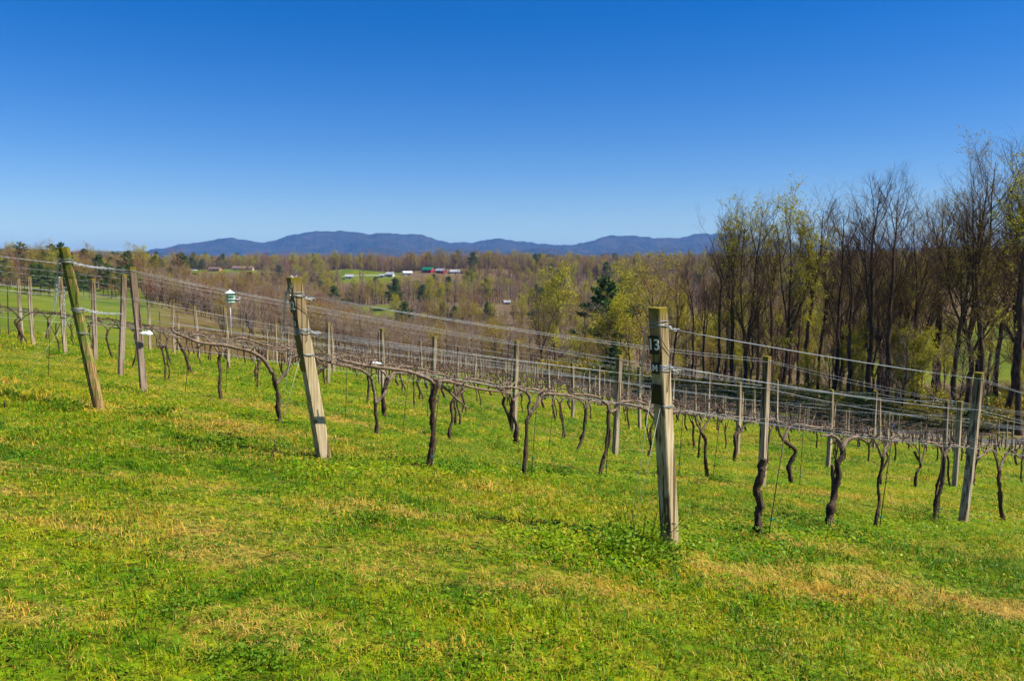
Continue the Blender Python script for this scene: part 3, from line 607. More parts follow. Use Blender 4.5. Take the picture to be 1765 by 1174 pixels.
SPEC = {
 'stump': ([[(0,0,-.08),(.0,0,.05),(.03,0,.25),(.0,.01,.45),(.05,0,.62),(.07,0,.74)]], [[.085,.07,.052,.05,.047,.043]], [], 0),
 'crook': ([[(0,0,-.08),(.02,0,.08),(.1,0,.3),(.16,0,.52),(.18,0,.7),(.24,0,.86)], [(.06,.02,.2),(.13,.03,.42),(.1,.03,.66)]], [[.085,.065,.052,.048,.042,.038],[.03,.03,.026]], [([(.22,0,.82),(.3,0,.93),(.45,0,1.0),(.62,0,.97),(.8,0,.9)], [.036,.032,.026,.02,.014]), ([(.23,.01,.84),(.2,.02,.95),(.05,.02,.99),(-.15,.01,.97)], [.03,.026,.02,.013])], 6),
 'thinY': ([[(0,0,-.08),(.05,0,.1),(.12,0,.32),(.11,0,.55),(.14,0,.8)]], [[.034,.026,.02,.022,.02]], [([(.14,0,.78),(.05,0,.88),(-.04,.01,1.0),(-.2,.01,1.06)], [.018,.015,.013,.01]), ([(.14,0,.78),(.22,0,.88),(.36,0,.98),(.6,0,1.0),(.85,0,.93)], [.02,.018,.017,.014,.011])], 4),
 'leanY': ([[(0,0,-.08),(.05,0,.1),(.16,0,.35),(.2,0,.6),(.22,0,.85)], [(.1,.03,.25),(.22,.05,.45),(.24,.03,.82)]], [[.05,.04,.034,.032,.034],[.02,.022,.02]], [([(.22,0,.82),(.3,0,.93),(.42,0,.98),(.65,0,.97),(.9,0,.98)], [.028,.026,.022,.016,.012]), ([(.22,0,.82),(.12,0,.95),(-.1,0,1.0),(-.4,0,.98)], [.026,.024,.018,.012])], 7),
 'thick': ([[(0,0,-.08),(-.03,0,.06),(.03,0,.3),(.04,0,.5),(.02,0,.68),(.06,0,.84),(.08,0,1.02)]], [[.085,.07,.05,.046,.05,.055,.05]], [([(.07,0,.97),(-.05,0,1.03),(-.3,0,1.08),(-.7,.02,1.10),(-1.1,.03,1.13)], [.036,.032,.028,.026,.02]), ([(.07,0,.95),(.16,0,1.02),(.4,0,1.0),(.8,0,.96),(1.1,0,.95)], [.036,.03,.024,.02,.015]), ([(.08,.02,.96),(.22,.03,.93),(.4,.05,.8),(.55,.05,.74)], [.022,.018,.016,.012])], 7),
 'slimfork': ([[(0,0,-.08),(-.01,0,.1),(.03,0,.35),(.04,0,.62),(.10,0,.78)]], [[.055,.042,.032,.03,.028]], [([(.08,0,.74),(.08,0,.86),(.07,0,.98),(-.1,0,1.04),(-.4,0,1.02)], [.024,.022,.024,.018,.014]), ([(.08,0,.74),(.2,0,.88),(.32,0,1.0),(.6,0,1.02),(1.0,0,.97)], [.028,.026,.024,.02,.015])], 7),
 'twin': ([[(0,0,-.08),(.04,0,.1),(.14,0,.35),(.17,0,.6),(.2,0,.88)], [(.06,.03,-.06),(.1,.04,.12),(.2,.03,.33),(.21,.02,.55),(.21,.01,.8)]], [[.032,.028,.024,.024,.026],[.03,.024,.022,.022,.022]], [([(.2,0,.86),(.15,0,.97),(0,0,1.03),(-.35,0,1.06),(-.6,0,1.04)], [.026,.024,.022,.018,.014]), ([(.2,0,.86),(.3,0,.9),(.45,0,1.02),(.7,0,1.04),(1.05,0,.98)], [.026,.024,.022,.018,.014])], 8),
 'arch': ([[(0,0,-.08),(.02,0,.1),(.0,0,.35),(-.02,0,.55),(-.09,0,.74)]], [[.06,.052,.044,.042,.038]], [([(-.07,0,.70),(-.18,0,.86),(-.36,0,.97),(-.62,0,1.0),(-.95,0,1.02),(-1.3,0,1.1),(-1.38,0,1.17)], [.037,.034,.031,.03,.028,.024,.012]), ([(-.02,.01,.55),(.12,.02,.72),(.2,.02,.92),(.35,.01,1.0),(.6,0,1.0)], [.03,.026,.024,.02,.014])], 5),
 'wishbone': ([[(0,0,-.08),(.01,0,.08),(-.02,0,.3),(-.02,0,.5)]], [[.06,.05,.034,.036]], [([(-.02,0,.48),(-.03,0,.68),(-.1,0,.86),(-.3,0,.97),(-.7,0,1.0),(-.95,0,1.06)], [.032,.03,.028,.026,.022,.014]), ([(-.02,0,.48),(.1,0,.62),(.2,0,.8),(.3,0,.95),(.55,0,.98),(.9,0,1.0)], [.03,.028,.026,.024,.02,.014])], 5),
}
NEARV = {0: [(6.40,4.37,'stump','blackened vine stump beside thin rod, right of the post numbered 13'), (7.71,4.42,'crook','thick dark vine with forked trunk second along the nearest row'), (8.45,4.32,'thinY','slender vine spreading into a Y second from right post'), (9.95,4.35,'leanY','twisted vine leaning right just left of the rightmost near post'), (12.2,4.4,None,None), (13.9,4.4,None,None), (15.6,4.4,None,None), (17.3,4.4,None,None)],
 1: [(4.84,7.54,'thick','thick twisted vine right of the post numbered 12'), (5.9,7.2,'slimfork','mottled slim vine with forked head in the middle foreground'), (7.30,7.4,'twin','vine with two parallel slender trunks left of the post numbered 13'), (8.75,7.5,None,'crooked vine partly hidden behind the post numbered 13'), (9.4,7.3,None,None), (11.4,7.2,None,None), (13.2,7.5,None,None), (14.9,7.5,None,None), (16.3,7.5,None,None)],
 2: [(4.34,10.6,'arch','thick vine arching left into a long arm by post 12'), (5.75,10.4,'wishbone','wishbone shaped vine standing between post 12 and the thick vine'), (7.1,10.5,'slimfork','thin wavy vine just right of the thick twisted vine'), (8.5,10.6,None,None), (9.87,10.55,'leanY','dark vine leaning right before the straight line post')]}
slots = []
rv = np.random.RandomState(77)
for k, c in enumerate(ROWC):
    tmin = {0: 15.6+1.6, 1: 16.3+1.7, 2: 11.9}.get(k)
    for (t, cc, sp, lab) in NEARV.get(k, []): x, y = tc(t, cc); slots.append((x, y, k, t, sp, lab))
    q = rows[k]; t0 = q[0][0]*DV[0]+q[0][1]*DV[1]+.9; t1 = q[-1][0]*DV[0]+q[-1][1]*DV[1]-.6
    t = max(t0, 4.5 if k < 6 else 2.0) if tmin is None else tmin
    while t < t1:
        if rv.rand() > (.05 if k < 4 else .10): x, y = tc(t+rv.randn()*.15, c+rv.randn()*.04); slots.append((x, y, k, t, None, None))
        t += 1.45
slots = [s for s in slots if visible(s[0], s[1], .05)]
slots.sort(key=lambda s: s[1]/(1 if s[1] > 0 else 1))
proto = [vine_meshes(500+i, sparse=True) for i in range(14)]
cnt = {}; far = []
order = sorted(slots, key=lambda s: (s[2], s[3]))
seq = {}
for s in order: cnt[s[2]] = cnt.get(s[2], 0)+1; seq[id(s)] = cnt[s[2]]
for i, s in enumerate(slots):
    x, y, k, t, sp, lab = s; z = gz(x, y)-.02; turn = 0
    if i < 295:
        root = link('grape_vine', None, None, (x, y, z), (0, 0, ROT+turn)); root.empty_display_size = .1
        if lab is None: lab = 'bare gnarled vine, %s along %s' % (nth(seq[id(s)]-1), rowname(k))
        tag(root, lab, 'vine', 'grape vines')
        pm = vine_meshes(900+i, SPEC[sp]) if sp else (vine_meshes(900+i) if i < 45 else proto[rv.randint(14)])
        for nm, me in pm: link(nm, me, root)
    else: far.append((x, y, z, ROT+turn, rv.randint(14)))
if far:
    mb = MB()
    for x, y, z, a, pi_ in far:
        rg = np.random.RandomState(int(x*100) % 9999); lean = rg.randn()*.1
        ca, sa = math.cos(a), math.sin(a)
        def L(p): p = np.array(p, float); return np.c_[x+p[:,0]*ca-p[:,1]*sa, y+p[:,0]*sa+p[:,1]*ca, z+p[:,2]-.165*p[:,0]]
        mb.tube(L([(0,0,-.05),(lean*.6,0,.45),(lean,0,.9)]), [.05,.04,.04], 5)
        mb.tube(L([(-.9,0,.97),(-.4,0,1.0),(lean,0,.9)]), [.010,.012,.016], 4); mb.tube(L([(lean,0,.9),(.4,0,1.0),(.9,0,.97)]), [.016,.012,.010], 4)
    tag(link('distant_vines', mb.mesh('distant_vines', [M_VINE], True)), 'the farthest bare vines at the foot of the slope', 'vines', kind='stuff')

# thin training rods with green ties
RODS = [(6.47,4.30),(8.52,4.28),(9.99,4.30),(4.78,7.46),(5.98,7.16),(7.4,7.35),(8.9,7.4),(9.55,7.3),(4.0,13.6),(5.9,11.7),(6.9,11.6),(8.9,10.2),(11.5,7.1),(13.3,7.45),(2.2,14.6),(5.0,14.6),(7.4,13.4),(8.6,13.5)]
RODL = ['beside the blackened stump','beside the slender Y shaped vine','against the twisted leaning vine at right','left of the thick twisted vine','against the mottled slim vine','against the twin trunked vine','just behind the post numbered 13','right of the post numbered 13','right of the split grey line post','between the arching vine and post 12','behind the wishbone shaped vine','left of the leaning dark vine','right of the tall grey line post','second right of the tall grey line post','left of the mossy round end post','left of the arching vine','behind the thick twisted vine','in the grass behind the slim forked vine']
for i, ((t, c), rl) in enumerate(zip(RODS, RODL)):
    x, y = tc(t, c); z = gz(x, y); r = np.random.RandomState(i)
    root = link('training_rod', None, None, (x, y, z), (r.randn()*.05, .06+r.randn()*.05, ROT)); tag(root, 'thin rusty training rod '+rl, 'rod', 'training rods'); root.empty_display_size = .1
    link('rod', MB().tube([(0,0,-.1),(0,0,.5),(.005,0,1.0)], .0048, 5).mesh('rod', [M_STAKE], True), root)
    mb = MB(); hh = .12+.1*r.rand(); mb.tube([(0,-.02,hh),(.01,0,hh+.012),(0,.02,hh),(-.01,0,hh-.01),(0,-.02,hh)], .006, 5); mb.tube([(0,-.015,hh),(.0,-.05,hh+.015)], .004, 4); link('tie', mb.mesh('tie', [M_TIE], True), root)
# crumpled white film caught on the wires
def film(t, c, h, L, seed, label):
    r = np.random.RandomState(seed); x, y = tc(t, c); n, k = 11, 10; V = []
    for i in range(n):
        s = i/(n-1); a = np.arange(k)*2*math.pi/k; rad = .008+.022*math.sin(math.pi*min(1, s*1.05))*(.7+.6*s); V.append(np.stack([np.full(k, (s-.5)*L), rad*np.cos(a)*(1+.35*r.randn(k)), rad*np.sin(a)*(1+.35*r.randn(k))-.12*s*L], -1))
    i = np.arange(n-1)[:,None]*k; j = np.arange(k)[None]; F = np.stack([i+j, i+(j+1)%k, i+k+(j+1)%k, i+k+j], -1).reshape(-1, 4)
    tag(link('plastic_wrap', mesh('plastic_wrap', np.concatenate(V), [F, [list(range((n-1)*k, n*k))]], [M_PLASTIC], smooth=False), None, (x, y, gz(x, y)+h), (0, 0, ROT)), label, 'plastic film')
film(3.25, 13.0-.12, .92, .19, 1, 'crumpled white plastic wrap hanging on the split line post')
film(9.1, 16.5, 1.0, .36, 2, 'crumpled pale plastic wrap on the cordon behind the wishbone vine')

# ---------------------------------------------------------------- trees
def nrm(v): return v/(np.linalg.norm(v, axis=-1, keepdims=True)+1e-12)
def grow(P, Rr, rg, nch, s0, ang, asd, L, n, up, jit, rr, taper=.25, outer=None):
    """children of every polyline in P (M,k,3)"""
    M, k, _ = P.shape; s = s0+(1-s0)*(np.arange(nch)[None]+rg.rand(M, nch))/nch; s = np.clip(s, 0, .995)
    f = s*(k-1); i = np.minimum(f.astype(int), k-2); w = (f-i)[...,None]; m = np.arange(M)[:,None]
    B = P[m,i]*(1-w)+P[m,i+1]*w; T = nrm(P[m,i+1]-P[m,i]); Rb = Rr[m,i]*(1-w[...,0])+Rr[m,i+1]*w[...,0]
    a = nrm(np.cross(T, rg.randn(M, nch, 3))); th = ang+asd*rg.randn(M, nch); D = T*np.cos(th)[...,None]+a*np.sin(th)[...,None]
    L = L*(.65+.7*rg.rand(M, nch))*(1-.45*s); st = (L/(n-1))[...,None]
    Q = np.empty((M, nch, n, 3)); Q[:,:,0] = B; D = D.copy()
    for q in range(1, n):
        D = nrm(D+np.array([0,0,up])+jit*rg.randn(M, nch, 3)); Q[:,:,q] = Q[:,:,q-1]+D*st
    r0 = np.minimum(Rb*.8, np.asarray(rr)*(.7+.6*rg.rand(M, nch)) if np.ndim(rr) == 0 else Rb*rr[0]); RR = r0[...,None]*np.linspace(1, taper, n)
    return Q.reshape(-1, n, 3), RR.reshape(-1, n)
def leaves(C, rg, size, mi=0, flat=0.0, asp=.55):
    n = len(C); a = nrm(rg.randn(n, 3)); 
    if flat: a = nrm(a*[1,1,1-flat])
    b = nrm(np.cross(a, rg.randn(n, 3))); sz = size*(.6+.8*rg.rand(n))[:,None]; V = np.stack([C-a*sz, C+b*sz*asp, C+a*sz, C-b*sz*asp], 1).reshape(-1, 3)
    return V, np.arange(4*n).reshape(-1, 4)
def pack(name, blocks, m, smooth=True):
    Vs = []; Fs = {}; o = 0
    for V, F in blocks: Vs.append(V); Fs.setdefault(F.shape[1], []).append(F+o); o += len(V)
    return mesh(name, np.concatenate(Vs), [np.concatenate(f) for f in Fs.values()], [m], smooth=smooth)
def poplar(seed, H=27., lead=3, twm=None, leaf=None, nleaf=0, fork=.35, spread=.42, detail=1.0, leafsize=.06):
    """tall woodland tree: forked leaders, steep limbs, a haze of twigs"""
    rg = np.random.RandomState(seed); n = 12; z = np.linspace(0, 1, n)
    fk = fork*(.8+.4*rg.rand()); P0 = np.stack([np.cumsum(rg.randn(n)*.09), np.cumsum(rg.randn(n)*.09), z*H*fk], -1)[None]; P0[0,0,:2] = 0
    r0 = .0105*H; R0 = np.linspace(r0, r0*.72, n)[None]; R0[0,0] *= 1.35
    tops = []; topr = []
    for q in range(lead):
        a = 2*math.pi*(q+.6*rg.rand())/lead; d = np.array([math.cos(a), math.sin(a), 0])*spread*(.4+.8*rg.rand()) if q else np.array([rg.randn()*.05, rg.randn()*.05, 0]); D = nrm(np.array([d[0], d[1], 1.])); L = H*(1-fk)*(1 if q == 0 else .72+.3*rg.rand()); p = P0[0,-1-(rg.randint(3) if q else 0)].copy(); pts = [p.copy()]
        for i in range(n-1): D = nrm(D+np.array([0,0,.10])+rg.randn(3)*.055); p = p+D*L/(n-1); pts.append(p.copy())
        tops.append(pts); topr.append(np.linspace(r0*(.7 if q == 0 else .5), r0*.07, n))
    P1 = np.array(tops); R1 = np.array(topr)
    L2, r2 = grow(P1, R1, rg, int(10*detail), .06, .72, .16, H*.255, 7, .19, .08, .055, .2)
    Lx, rx = grow(P0, R0, rg, 3, .55, 1.0, .2, H*.16, 7, .10, .14, .05, .2)
    L2 = np.concatenate([L2, Lx]); r2 = np.concatenate([r2, rx])
    L3, r3 = grow(L2, r2, rg, int(8*detail), .2, .62, .2, H*.085, 5, .14, .12, .03, .35)
    L3b, r3b = grow(P1, R1, rg, int(8*detail), .4, .6, .2, H*.07, 5, .12, .12, .024, .35); L3 = np.concatenate([L3, L3b]); r3 = np.concatenate([r3, r3b])
    L4, r4 = grow(L3, r3, rg, int(5*detail), .25, .58, .25, H*.042, 3, .16, .14, .0155, .55)
    trunk = pack('trunk', [tubes(P0, R0, 10), tubes(P1, R1, 8), tubes(L2, r2, 5)], M_BARK)
    out = [('trunk', trunk), ('crown', pack('crown', [tubes(L3, r3, 4), tubes(L4, r4, 3)], twm or M_TWIG))]
    if nleaf:
        k = rg.choice(len(L4), min(nleaf//2, len(L4)), False); 
        # leaves come out in patches
        w = _wav(L4[k,-1,0], L4[k,-1,1]+L4[k,-1,2], .35, seed+1); k = k[w > np.percentile(w, 35)]
        C = np.repeat(L4[k,-1], 6, 0)+rg.randn(len(k)*6, 3)*.13; out.append(('foliage', pack('foliage', [leaves(C, rg, leafsize)], leaf, False)))
    return out
def roundtree(seed, H=15., twm=None, leaf=None, nleaf=0, dense=1.0, leafsize=.3, tr=.035, slim=1.0):
    """broad or narrow woodland-edge tree, coarser twigs for middle distance"""
    rg = np.random.RandomState(seed); n = 9; z = np.linspace(0, 1, n); P0 = np.stack([np.cumsum(rg.randn(n)*.14), np.cumsum(rg.randn(n)*.14), z*H*.82], -1)[None]; P0[0,0,:2] = 0
    R0 = np.linspace(.0115*H, .002*H, n)[None]
    L2, r2 = grow(P0, R0, rg, int(14*dense), .14, .75, .18, H*.42*slim, 6, .16, .12, .07, .2)
    L3, r3 = grow(L2, r2, rg, int(7*dense), .15, .62, .22, H*.15*slim, 4, .14, .16, tr, .4)
    L4, r4 = grow(L3, r3, rg, 5, .2, .65, .25, H*.062, 2, .1, .2, tr*.55, .6)
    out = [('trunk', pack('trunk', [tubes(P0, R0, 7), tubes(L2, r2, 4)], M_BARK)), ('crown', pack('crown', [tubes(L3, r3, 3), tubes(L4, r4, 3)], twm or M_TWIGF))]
    if nleaf:
        k = rg.randint(len(L4), size=nleaf); C = L4[k,-1]+rg.randn(nleaf, 3)*.35; out.append(('foliage', pack('foliage', [leaves(C, rg, leafsize)], leaf, False)))
    return out
def pine(seed, H=20., bare=.25, width=.24, leaf=None, nb=60, size=.34, dens=1.0, irregular=.3):
    rg = np.random.RandomState(seed); n = 10; z = np.linspace(0, 1, n); P0 = np.stack([np.cumsum(rg.randn(n)*.08), np.cumsum(rg.randn(n)*.08), z*H], -1)[None]; P0[0,0,:2] = 0; R0 = np.linspace(.011*H, .001*H, n)[None]
    B = []; C = []
    for q in range(nb):
        s = bare+(1-bare)*((q+rg.rand())/nb); L = H*width*((1-s)/(1-bare))**.75*(1-irregular+2*irregular*rg.rand())+.3; a = q*2.4+rg.rand(); f = s*(n-1); i = min(int(f), n-2); b0 = P0[0,i]+(P0[0,i+1]-P0[0,i])*(f-i)
        rise = (-.05+.5*s)+.12*rg.randn(); pts = [b0]; D = nrm(np.array([math.cos(a), math.sin(a), rise]))
        for j in range(4): D = nrm(D+[0,0,.06]+rg.randn(3)*.08); pts.append(pts[-1]+D*L/4)
        B.append(pts); m = max(4, int(26*dens*(L/3.5)))
        for j in range(m):
            t = .35+.65*rg.rand(); g = t*4; gi = min(int(g), 3); c = np.array(pts[gi])*(1-(g-gi))+np.array(pts[gi+1])*(g-gi); C.append(c+rg.randn(3)*[.3,.3,.13]*min(1.2, .35+L*.16))
    B = np.array(B); RB = np.broadcast_to(np.linspace(.05, .012, 5), (len(B), 5)); C = np.array(C)
    C = np.repeat(C, 5, 0)+rg.randn(len(C)*5, 3)*.13
    return [('trunk', pack('trunk', [tubes(P0, R0, 8), tubes(B, RB, 4)], M_BARK)), ('foliage', pack('foliage', [leaves(C, rg, size, asp=.28)], leaf or M_PINE, False))]
def shrub(seed, H=1.6, leaf=None, n=900, size=.09):
    rg = np.random.RandomState(seed); m = 16; a = rg.rand(m)*6.28; D = nrm(np.stack([np.cos(a)*.6, np.sin(a)*.6, .6+rg.rand(m)], -1)); P = D[:,None]*np.linspace(0, 1, 4)[None,:,None]*H*(.6+.4*rg.rand(m))[:,None,None]; P += rg.randn(*P.shape)*.04; P[:,0] *= .2
    L3, r3 = grow(P, np.broadcast_to(np.linspace(.02, .008, 4), (m, 4)), rg, 5, .3, .7, .2, H*.4, 3, .05, .2, .008, .5)
    k = rg.randint(len(L3), size=n); C = L3[k,rg.randint(1, 3, n)]+rg.randn(n, 3)*.11*H
    C[:,2] = np.abs(C[:,2]); return [('stem', pack('stem', [tubes(P, np.broadcast_to(np.linspace(.02, .008, 4), (m, 4)), 4), tubes(L3, r3, 3)], M_TWIG)), ('foliage', pack('foliage', [leaves(C, rg, size)], leaf or M_SHRUB, False))]

TALL = [poplar(1, lead=2, fork=.5, spread=.22, detail=1.25), poplar(2, lead=3, fork=.42, spread=.3, leaf=M_BUD2, nleaf=2600), poplar(3, lead=1, fork=.5, detail=1.6), poplar(4, lead=5, fork=.27, spread=.42, leaf=M_BUD2, nleaf=1800), poplar(5, lead=3, leaf=M_BUD, nleaf=16000, fork=.42, spread=.3, leafsize=.10), poplar(6, lead=2, fork=.48, spread=.28, leaf=M_BUD, nleaf=12000, detail=1.2, leafsize=.085)]
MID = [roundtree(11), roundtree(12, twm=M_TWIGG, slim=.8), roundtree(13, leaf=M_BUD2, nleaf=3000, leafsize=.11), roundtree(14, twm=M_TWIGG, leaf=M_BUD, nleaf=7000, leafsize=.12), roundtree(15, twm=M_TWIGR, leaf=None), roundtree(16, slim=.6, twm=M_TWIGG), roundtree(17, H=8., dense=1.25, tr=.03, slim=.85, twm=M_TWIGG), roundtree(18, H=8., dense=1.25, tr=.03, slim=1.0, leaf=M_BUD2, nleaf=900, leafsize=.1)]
PINES = [pine(21), pine(22, bare=.4, width=.3, nb=46, irregular=.5), pine(23, H=14, bare=.08, width=.26, leaf=M_CEDAR, nb=80, dens=1.2), pine(24, H=15, bare=.28, width=.34, leaf=M_CEDAR, nb=50, dens=1.1, irregular=.5)]
SHRUBS = [shrub(31), shrub(32, leaf=M_BUD2), shrub(33, H=1.1)]
def zmax(parts): 
    m = 0
    for nm, me in parts: v = np.empty(len(me.vertices)*3, np.float32); me.vertices.foreach_get('co', v); m = max(m, float(v[2::3].max()))
    return m
ZT = {'T': [zmax(p) for p in TALL], 'M': [zmax(p) for p in MID], 'P': [zmax(p) for p in PINES]}
TSTAT = []
def tree_at(name, parts, x, y, H, h0, label, group, rot, wide=1.0):
    root = link(name, None, None, (x, y, gz(x, y)-.15), (0, 0, rot), (H/h0*wide, H/h0*wide, H/h0)); root.empty_display_size = 1; tag(root, label, 'tree' if name != 'shrub' else 'shrub', group)
    for nm, me in parts: link(nm, me, root)
    return root
def top_h(px, ytop, d):      # height of a tree whose top shows at ytop
    x = (px-882.5)/1400*d; return x, d, ((470-ytop)/1400*d+CAMZ-gz(x, d))*1.035
TREES = [ # trunk px, top px, distance, template, label
 (1268,322,101,5,'tall bare tree at the left end of the tall right hand wood'), (1284,330,99,3,'many stemmed tall tree beside the first of the tall wood'), (1357,305,97,4,'tall tree with bright yellow green new leaves in its crown'), (1390,318,99,5,'tall yellow green budding tree right of the brightest one'),
 (1437,338,93,0,'slim bare tall tree right of the yellow green pair'), (1472,350,90,2,'bare tree with low crown left of the twin tall poplars'), (1503,285,88,0,'left one of the twin tall dark poplars'), (1540,283,87,2,'right one of the twin tall dark poplars'), (1590,345,90,3,'spreading bare tree in the dip between tall crowns'),
 (1650,268,80,1,'tall bare tree leaning left of the tallest tree'), (1672,236,82,3,'broad many limbed tree with heavy dark fork at right'), (1702,226,78,1,'tallest tree with tufted crown near the right edge'), (1742,232,76,0,'tall dark tree second from the right edge'), (1768,240,73,5,'tall tree cut by the right edge'),
 (1196,424,112,2,'bare tree standing alone left of the tall wood'), (1215,438,108,0,'slim bare tree at the left foot of the tall wood'), (935,482,128,3,'dark trunked bare tree left of the pine'), (1160,440,118,1,'thin bare tree between the green budding tree and the wood')]
rt = np.random.RandomState(5)
BACK = [(1250,345,112,0,'left end of the tall wood'),(1305,335,110,1,'yellow green tall pair'),(1330,322,113,5,'brightest yellow green tree'),(1412,345,106,1,'slim bare tall tree'),(1455,340,104,3,'low crowned bare tree'),(1488,318,103,1,'left twin poplar'),(1524,300,101,3,'twin tall poplars'),(1562,318,100,1,'right twin poplar'),(1612,322,96,2,'dip between tall crowns'),(1632,300,95,0,'tall tree leaning left'),(1688,262,93,2,'tallest tree'),(1722,250,91,1,'second tree from the right edge'),(1752,262,90,3,'tree cut by the right edge')]
TREES += [(px, yt, d, ti, 'tall bare tree standing directly behind the '+w) for px, yt, d, ti, w in [(b[0], b[1]+22, b[2], b[3], b[4]) for b in BACK]]
for (px, yt, d, ti, lab) in TREES:
    x, y, H = top_h(px, yt, d); tree_at('tall_tree', TALL[ti], x, y, H, ZT['T'][ti], lab, 'tall trees beyond the road', rt.rand()*6.28, 1.16 if d < 102 else 1.0)
for (px, yt, d, k, h0, nm, lab) in [(1046,476,140,1,20.,'pine_tree','dark green pine with layered branches left of the post numbered 13'), (1060,585,112,2,14.,'pine_tree','small dark conifer below the layered pine'),
 (108,418,330,1,20.,'pine_tree','dark pine peeking over the mossy round end post'), (40,418,345,1,20.,'pine_tree','dark pine on the skyline at the far left')]:
    x, y, H = top_h(px, yt, d); tree_at(nm, PINES[k], x, y, H, ZT['P'][k], lab, 'conifers', rt.rand()*6.28)
for (px, yt, d, k, lab) in [(958,456,175,3,'yellow green tree in new leaf left of the pine'), (1075,450,185,3,'bright yellow tree in new leaf right of the pine'), (1010,540,150,3,'low yellow green tree at the foot of the pine'), (1132,432,128,2,'olive green budding tree rising left of the lone bare tree')]:
    x, y, H = top_h(px, yt, d); tree_at('budding_tree', MID[k], x, y, H, ZT['M'][k], lab, 'trees in new leaf', rt.rand()*6.28)

# the rest of the woods: sampled over the valley, the largest ones in view as single trees, the others as one mass
rw = np.random.RandomState(8); cand = []
def roadside(x, y): return np.min(np.hypot(ROADP[:,0]-x, ROADP[:,1]-y))
def rd_beyond(x, y):
    i = np.argmin(np.hypot(ROADP[:,0]-x, ROADP[:,1]-y)); p = ROADP[i]; return (x-p[0])*DV[0]+(y-p[1])*DV[1]
def scatter(n, u0, u1, d0, d1, rule, kinds, hs, zone_):
    c = 0
    while c < n:
        d = math.sqrt(d0*d0+(d1*d1-d0*d0)*rw.rand()); u = u0+(u1-u0)*rw.rand(); x = u*d
        if not rule(u, d, x): c += .2; continue
        fam, i = kinds[rw.choice(len(kinds), p=None)]; cand.append((x, d, fam, i, hs[0]+(hs[1]-hs[0])*rw.rand(), rw.rand()*6.28, zone_)); c += 1
def cover(x, y): return zone(np.array([x]), np.array([y]))[0]
def woods(u, d, x):
    if roadside(x, d) < 7: return False
    c = cover(x, d); return c[0] > .5
def near_wood(u, d, x):
    if roadside(x, d) < 6.5 or d < 60: return False
    return rd_beyond(x, d) > 5
T_ = lambda *a: [('T', i) for i in a]; M_ = lambda *a: [('M', i) for i in a]; P_ = lambda *a: [('P', i) for i in a]
scatter(24, .20, .72, 72, 122, near_wood, T_(0,1,2,3,0,2,5), (15, 24), 'strip')
scatter(34, .02, .72, 76, 125, near_wood, M_(0,1,2,5,5,3), (7, 13), 'strip')
scatter(150, -.02, .74, 120, 205, lambda u, d, x: roadside(x, d) > 7 and cover(x, d)[1] < .5, M_(0,1,1,2,5,0,3,4), (11, 18), 'mid')
scatter(70, .15, .75, 185, 320, lambda u, d, x: True, M_(0,1,2,2,3,4)+T_(1,), (14, 20), 'mid')
scatter(1100, -.30, .14, 172, 350, woods, M_(6,6,6,7,1,0), (6, 11), 'thicket')
scatter(70, -.78, -.40, 262, 305, lambda u, d, x: True, M_(0,1,2,4,0,2,1)+P_(3,), (10, 15), 'leftedge')
scatter(14, -.60, -.47, 258, 290, lambda u, d, x: True, P_(3,3,1), (8, 12), 'leftedge')
scatter(110, -.75, -.40, 300, 430, lambda u, d, x: True, M_(0,1,2,3,4,0,1,2,0)+P_(3,), (13, 19), 'leftedge')
scatter(400, -.45, -.185, 175, 300, lambda u, d, x: roadside(x, d) > 8 and (u > -.36 or d > 215), M_(6,6,7,6,0,4), (7, 12), 'valley')
scatter(560, -.47, -.20, 205, 430, lambda u, d, x: roadside(x, d) > 9 and cover(x, d)[1] < .5 and (u > -.40 or d > 270), M_(6,6,7,6,1,0,4,6,7), (6, 11), 'valley')
scatter(4200, -.75, .8, 330, 700, woods, M_(0,1,1,2,3,4,5,0,0,1,5,1,1,0,0,5,4,2,0,1,3,4,0,1,2,5,0,1)+P_(3,), (11, 17), 'hill')
scatter(9500, -.85, .85, 680, 1120, woods, M_(0,1,1,2,2,4,4,0,0,1,0,5,1,0,0,1,5,0,1,3,0,2,4,0,1,0,2,1,0,5,4,3,0,1)+P_(3,), (15, 23), 'ridge')
